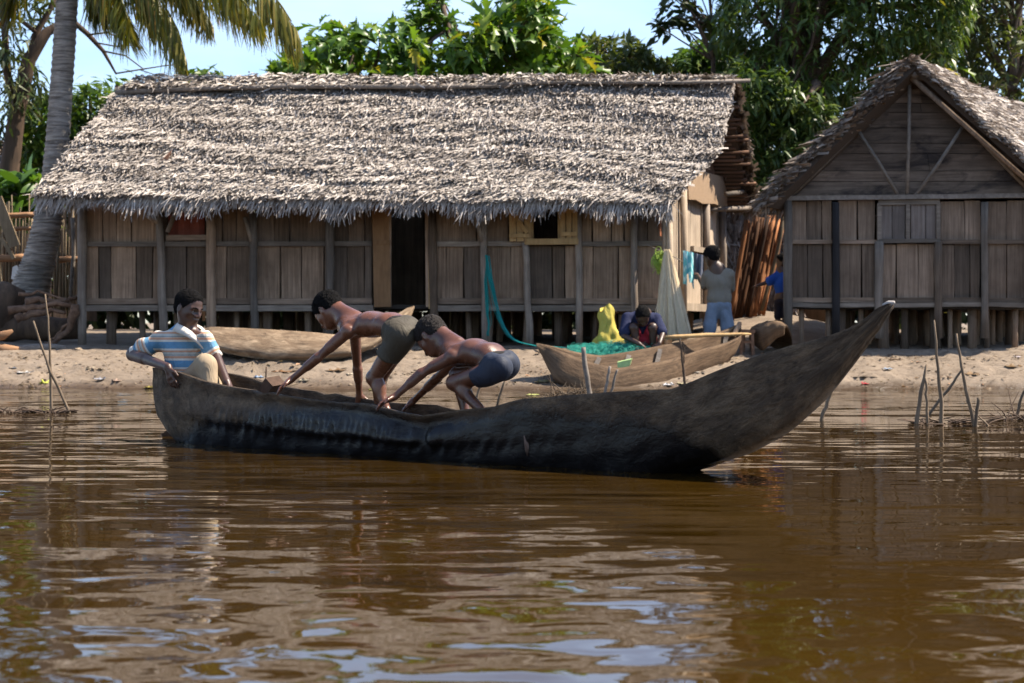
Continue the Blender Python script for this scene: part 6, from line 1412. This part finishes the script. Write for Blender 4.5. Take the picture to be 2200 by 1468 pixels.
    def hung(name, label, u0, u1, vt, vb, col, y, cuts):
        nu, nv = 15, 12; V = []
        for b in (0, .008):
            for j in range(nv):
                for i in range(nu):
                    s = i / (nu - 1); t = j / (nv - 1); bot = vb + cuts[min(len(cuts) - 1, int(s * len(cuts)))]; v = (vt + s * 5) + (bot - vt) * t
                    p = P(u0 + (u1 - u0) * s + 2.0 * t * math.sin(s * 9), v, y + b + .03 * math.sin(s * 14 + t * 1.5) * (.3 + t)); V.append(tuple(p))
        o = nu * nv; Fc = [(j * nu + i, (j + 1) * nu + i, (j + 1) * nu + i + 1, j * nu + i + 1) for j in range(nv - 1) for i in range(nu - 1)]; Fc += [tuple(o + q for q in reversed(f)) for f in Fc]
        link(name, mesh_np(name, V, Fc, smooth=True), col, label=label, category='clothing')
    t = NT('turquoise_print'); wv = t.n('ShaderNodeTexWave'); wv.inputs['Scale'].default_value = 9; wv.inputs['Distortion'].default_value = 6; wv.bands_direction = 'DIAGONAL'; t.l(t.coord((1, 1, .5)), wv.inputs['Vector'])
    t.color(t.ramp(wv.outputs['Fac'], [(.45, (.16, .55, .58)), (.8, (.55, .80, .80))])); t.set(Roughness=.9)
    hung('shorts', 'turquoise printed shorts hanging on the clothes line', 1468, 1490, 538, 606, t.m, 21.3, (4, 6, -20, -2, 10))
    hung('grey_cloth', 'slate grey garment hanging beside the turquoise shorts', 1489, 1511, 543, 592, cloth('slate_cloth', (.12, .13, .17)), 21.45, (8, 10, 4, 2))
    hung('brown_strap', 'rust brown strap hanging from the eave at the house corner', 1411, 1421, 456, 500, cloth('rust_strap', (.26, .10, .05)), 21.35, (-30, -10, 4))
    # yellow sack draped over something low
    V = []; Fc = []; na, nz = 64, 22
    for j in range(nz):
        t = j / (nz - 1); c = P(1300 + 9 * t, 662 + 79 * t, 20.78); w = .062 + .105 * t ** 1.1
        for i in range(na):
            a = 2 * math.pi * i / na; tri = abs(((a * 9 / 6.2832 + 1.7 * t) % 1.0) - .5) * 2; tri2 = abs(((a * 4 / 6.2832 - 1.1 * t + .2) % 1.0) - .5) * 2
            fo = .82 + .22 * tri2 + .13 * tri + .07 * math.sin(t * 15 + a * 2); dz = .022 * math.sin(a * 3 + t * 12) * t
            V.append((c.x + math.cos(a) * w * fo + .018 * math.sin(t * 9 + a), c.y + math.sin(a) * (.05 + .12 * t) * fo, max(c.z + dz + (.03 * math.cos(a * 2 + 1) + .03 * math.cos(a)) * (1 - t), gz(c.x, c.y) - .02)))
    for j in range(nz - 1):
        for i in range(na): Fc.append((j * na + i, j * na + (i + 1) % na, (j + 1) * na + (i + 1) % na, (j + 1) * na + i))
    V.append(tuple(P(1298, 660, 20.78))); cap = [(i, (i + 1) % na, len(V) - 1, len(V) - 1) for i in range(na)]
    m = bpy.data.meshes.new('sack'); m.from_pydata(V, [], [f if f[2] != f[3] else f[:3] for f in Fc + cap]); m.polygons.foreach_set('use_smooth', [True] * len(m.polygons))
    link('sack', m, cloth('yellow_woven_sack', (.42, .345, .075), .8, .35), label='peaked yellow sack of crumpled cloth behind the net mender', category='sack')
nets_and_cloth()

def yard():
    g = np.random.default_rng(6)
    # leaning bundle of poles
    for i in range(26):
        s = (i + g.uniform(-.3, .3)) / 25; b = P(1566 + 74 * s, 668 + g.uniform(-2, 3), 24.9 + g.uniform(-.25, .35)); t = P(1604 + 82 * s + g.uniform(-3, 3), 462 + g.uniform(0, 14), 25.0 + g.uniform(-.2, .5)); b.z = min(b.z, gz(b.x, b.y) + .0)
        tube_thing('pole', 'reddish brown pole in the bundle leaning beside the gable house', 'pole', fine_path([b, b.lerp(t, .5), t], 6, .006), g.uniform(.020, .036), M['redpole'], 'poles leaning in a bundle', wob=.05)
    tube_thing('pole', 'pale pole at the right edge of the leaning bundle', 'pole', fine_path([P(1636, 668, 24.7), P(1660, 580, 24.7), P(1684, 466, 24.7)], 6, .005), .026, M['bamboo'])
    h = thing('thatched_hut', 'ragged brown leaf wall of a hut behind the leaning poles', 'hut', P(1620, 668, 26.6))
    thatch(P(1556, 662, 26.4), P(1720, 662, 26.4), P(1720, 440, 26.5), P(1556, 440, 26.5), 'leaf_wall', h, M['thatch_b'], 34, 60, length=.26, width=.04, fringe=20, seed=44, verge=(30, 30))
    # stool, long pole, propped board
    h = thing('stool', 'small rough wooden stool beside the upturned canoe end', 'stool', on_ground(1606, 20.4))
    top = 711; Y = 20.35
    m = MB(); m.bar(P(1590, top, Y), P(1620, top + 1, Y), .035, .22, side=(0, 0, 1)); m.build('seat', M['drift'], h)
    for u, d in ((1594, -.08), (1616, -.08), (1598, .10), (1613, .10)):
        a = P(u, top + 1, Y + d); m = MB(); m.bar(a, Vector((a.x + .01 * (u - 1605) / 10, a.y, gz(a.x, a.y) - .02)), .035, .035, side=(1, 0, 0)); m.build('leg', M['drift'], h)
    m = MB(); m.bar(P(1593, 735, Y - .08), P(1617, 735, Y - .08), .03, .025); m.build('stretcher', M['drift'], h)
    tube_thing('pole', 'long pale pole laid across the beached canoe towards the stool', 'pole', fine_path([P(1428, 724, 19.75), P(1520, 721, 19.9), P(1613, 718, 20.1)], 9, .003), [.012, .020, .024, .026, .026, .024, .022, .018, .012], M['fresh'])
    m = MB(); m.bar(P(1576, 722, 20.2), P(1590, 694, 20.3), .05, .03); m.build('board', M['wall'], label='short dark board sticking up at the beached canoe stern', category='board')
    # folded banana leaf on the beached canoe
    m = MB(); f = [P(u, v, 18.78) for u, v in ((1326, 779), (1334, 777), (1357, 772), (1353, 785), (1340, 797), (1326, 808), (1322, 800), (1327, 790))]
    m.add(f + [p + Vector((.01, .025, .01)) for p in f], [(0, 1, 6, 7), (1, 4, 5, 6), (1, 2, 3, 4)] + [tuple(8 + i for i in reversed(q)) for q in ((0, 1, 6, 7), (1, 4, 5, 6), (1, 2, 3, 4))] + [(i, 8 + i, 8 + (i + 1) % 8, (i + 1) % 8) for i in range(8)])
    m.build('banana_leaf', plain('pale_green_leaf', (.36, .50, .20), .5, .35, 20), label='folded pale green leaf hanging over the beached canoe rim', category='leaf')
    # paddle wedge in the canoe and one in the water at the stern
    m = MB(); a = [JB(u, v, .0) for u, v in ((552, 842), (570, 812), (586, 830), (572, 850))]; b = [p - BN * .10 + Vector((0, 0, .01)) for p in a]
    m.add(a + b, [(0, 1, 2, 3), (7, 6, 5, 4)] + [(i, 4 + i, 4 + (i + 1) % 4, (i + 1) % 4) for i in range(4)]); m.tube([JB(571, 815, -.03), JB(572, 788, -.03)], .004, 5)
    m.build('paddle_blade', wood('dark_paddle', (.05, .028, .018), (.12, .07, .045), 'u'), label='dark wedge shaped paddle blade standing up inside the canoe', category='paddle')
    m = MB(); y = CH * F / (938 - HZ); a = [P(u, v, y) for u, v in ((346, 934), (362, 922), (382, 916), (410, 930), (410, 965), (360, 950))]; b = [p + Vector((.02, .03, 0)) for p in a]
    m.add(a + b, [tuple(range(6)), tuple(reversed(range(6, 12)))] + [(i, 6 + i, 6 + (i + 1) % 6, (i + 1) % 6) for i in range(6)])
    m.build('paddle_blade', wood('wet_paddle', (.035, .022, .015), (.08, .05, .032), 'u'), label='dark paddle blade half sunk in the water at the stern', category='paddle')
    # litter one can pick out
    def scrap(name, u, v, w, hh, col, lab, cat, rough=.5):
        c = ground_at(u, v) if v < 838 else P(u, v, CH * F / (v - HZ)); y = c.y; W = pxm(w, y); Hh = pxm(hh, y); nu, nv = 7, 4; V = []
        k = g.uniform(0, 6, 4)
        for b in (0, .006):
            for j in range(nv):
                for i in range(nu):
                    s = i / (nu - 1) - .5; t = j / (nv - 1); edge = 1 - .35 * abs(s) * (1 + math.sin(k[0] + j * 2))
                    V.append((c.x + W * s * (.75 + .25 * math.sin(k[3] + j * 2.2)), c.y + .09 * (t - .5) * edge + .03 * math.sin(k[0] + i * 1.9), c.z + .002 + b * .5 + Hh * .45 * t * edge * (.5 + .5 * math.sin(k[1] + i * 2.1 + j)) + .25 * Hh * math.sin(k[2] + i * 2.9 + j * 1.7) * t))
        o = nu * nv; q = [(j * nu + i, j * nu + i + 1, (j + 1) * nu + i + 1, (j + 1) * nu + i) for j in range(nv - 1) for i in range(nu - 1)]
        link(name, mesh_np(name, V, q + [tuple(o + a for a in reversed(f)) for f in q], smooth=True), plain(name + '_skin', [x * .55 for x in col], rough, .4, 60), label=lab, category=cat)
    W_ = (.70, .66, .62)
    for a in [('plastic_bag', 52, 802, 44, 9, W_, 'white plastic scrap on the sand near the left stakes', 'litter'), ('plastic_bag', 24, 792, 24, 8, (.12, .13, .16), 'dark bag scrap at the left edge of the sand', 'litter'), ('plastic_bag', 194, 793, 24, 9, (.62, .50, .36), 'tan crumpled wrapper left of the seated person', 'litter'),
              ('plastic_bag', 96, 824, 22, 18, (.60, .62, .10), 'yellow green plastic bag at the water edge on the left', 'litter'), ('plastic_bag', 214, 816, 26, 10, (.40, .40, .44), 'grey crumpled bag at the water edge left of the canoe stern', 'litter'), ('plastic_bag', 252, 819, 26, 8, (.58, .40, .30), 'pink tan wrapper right of the grey bag', 'litter'),
              ('leaf_scrap', 322, 833, 26, 7, (.55, .45, .10), 'yellow leaf scrap touching the canoe stern', 'litter'), ('wrapper', 556, 811, 26, 8, (.40, .52, .70), 'blue and white wrapper behind the paddle blade', 'litter'), ('leaf_scrap', 655, 818, 34, 7, (.62, .54, .40), 'pale leaf scrap right of the reaching hand', 'litter'),
              ('leaf_scrap', 752, 806, 22, 6, (.66, .56, .42), 'pale scrap between the bending person arms', 'litter'), ('plastic_cup', 1436, 829, 26, 11, (.72, .70, .70), 'crushed white plastic cup before the beached canoe', 'litter'), ('wrapper', 1466, 826, 26, 9, (.52, .45, .28), 'crumpled yellowish paper beside the white cup', 'litter'),
              ('wrapper', 1500, 801, 36, 5, (.68, .62, .55), 'flat white strip right of the dark upright stake', 'litter'), ('drink_can', 1858, 826, 20, 10, (.55, .06, .07), 'crushed red and white can at the water edge under the bow', 'can'), ('plastic_bottle', 1906, 795, 26, 6, (.48, .55, .66), 'pale blue flattened bottle right of the bow', 'bottle'),
              ('wrapper', 2184, 768, 20, 8, (.68, .60, .64), 'pale pink wrapper at the right edge of the sand', 'litter'), ('banana_leaf', 1145, 849, 34, 4, (.60, .62, .20), 'yellow green leaf stalk floating by the canoe hump', 'leaf'), ('leaf_scrap', 805, 838, 30, 6, (.50, .48, .14), 'yellow leaf at the water edge behind the bending person', 'litter'),
              ('leaf_clump', 2030, 813, 30, 10, (.22, .13, .07), 'left dry leaf clump on the sand behind the right stakes', 'leaf'), ('leaf_clump', 2080, 806, 52, 13, (.30, .19, .10), 'big curled dry leaf on the sand behind the right stakes', 'leaf'), ('leaf_clump', 2178, 790, 40, 12, (.26, .16, .08), 'dry curled leaf near the right edge of the sand', 'leaf'),
              ('leaf_clump', 1855, 811, 60, 11, (.07, .05, .03), 'dark weed clump on the sand under the bow', 'leaf'), ('leaf_clump', 1924, 774, 34, 11, (.16, .10, .06), 'small dry twig clump right of the canoe bow', 'leaf'), ('leaf_clump', 1170, 822, 52, 12, (.32, .25, .10), 'yellow brown dry leaves left of the twig heap', 'leaf'),
              ('leaf_clump', 612, 800, 60, 9, (.33, .18, .09), 'rust brown dry leaf heap behind the reaching arm', 'leaf'), ('leaf_clump', 715, 797, 60, 9, (.30, .18, .09), 'rust brown dry leaf heap behind the bending person arm', 'leaf'), ('leaf_clump', 520, 826, 50, 9, (.36, .20, .10), 'rust brown leaves just behind the canoe rim', 'leaf')]: scrap(*a)
    # small leaf and twig litter over the bank
    n = 5200; cx = g.uniform(-6.6, 6.8, 60); cy = 18.75 + 2.6 * g.beta(1, 2.2, 60); ci = g.integers(0, 60, n); loose = g.uniform(size=n) < .45; x = np.where(loose, g.uniform(-6.6, 6.8, n), cx[ci] + g.normal(0, .28, n)); y = np.where(loose, 18.7 + 3.0 * g.beta(1.1, 1.8, n), np.maximum(18.7, cy[ci] + g.normal(0, .09, n))); z = ground_z(x, y) + .006
    pos = np.stack([x, y, z], -1); a = g.uniform(0, 6.28, n); ey = np.stack([np.cos(a), np.sin(a), g.uniform(-.1, .35, n)], -1); ex = nrm(np.cross(ey, np.array([[0, 0, 1.0]]) + g.normal(0, .3, (n, 3)))); ez = np.cross(ex, ey); L = g.uniform(.015, .10, n) * g.uniform(.3, 1, n)
    V, Fc = instance(LANCE[0], LANCE[1], pos, ex * (L * g.uniform(.15, .6, n))[:, None], ey * L[:, None], ez * L[:, None])
    link('leaf_litter', mesh_np('leaf_litter', V, Fc, np.repeat(g.uniform(0, 1, n), 6)), leafmat('dry_leaf_litter', (.035, .022, .014), (.12, .078, .046), (.30, .225, .15), .1, .8), kind='stuff', label='small dry leaves and twigs strewn over the sand', category='leaf litter')
yard()
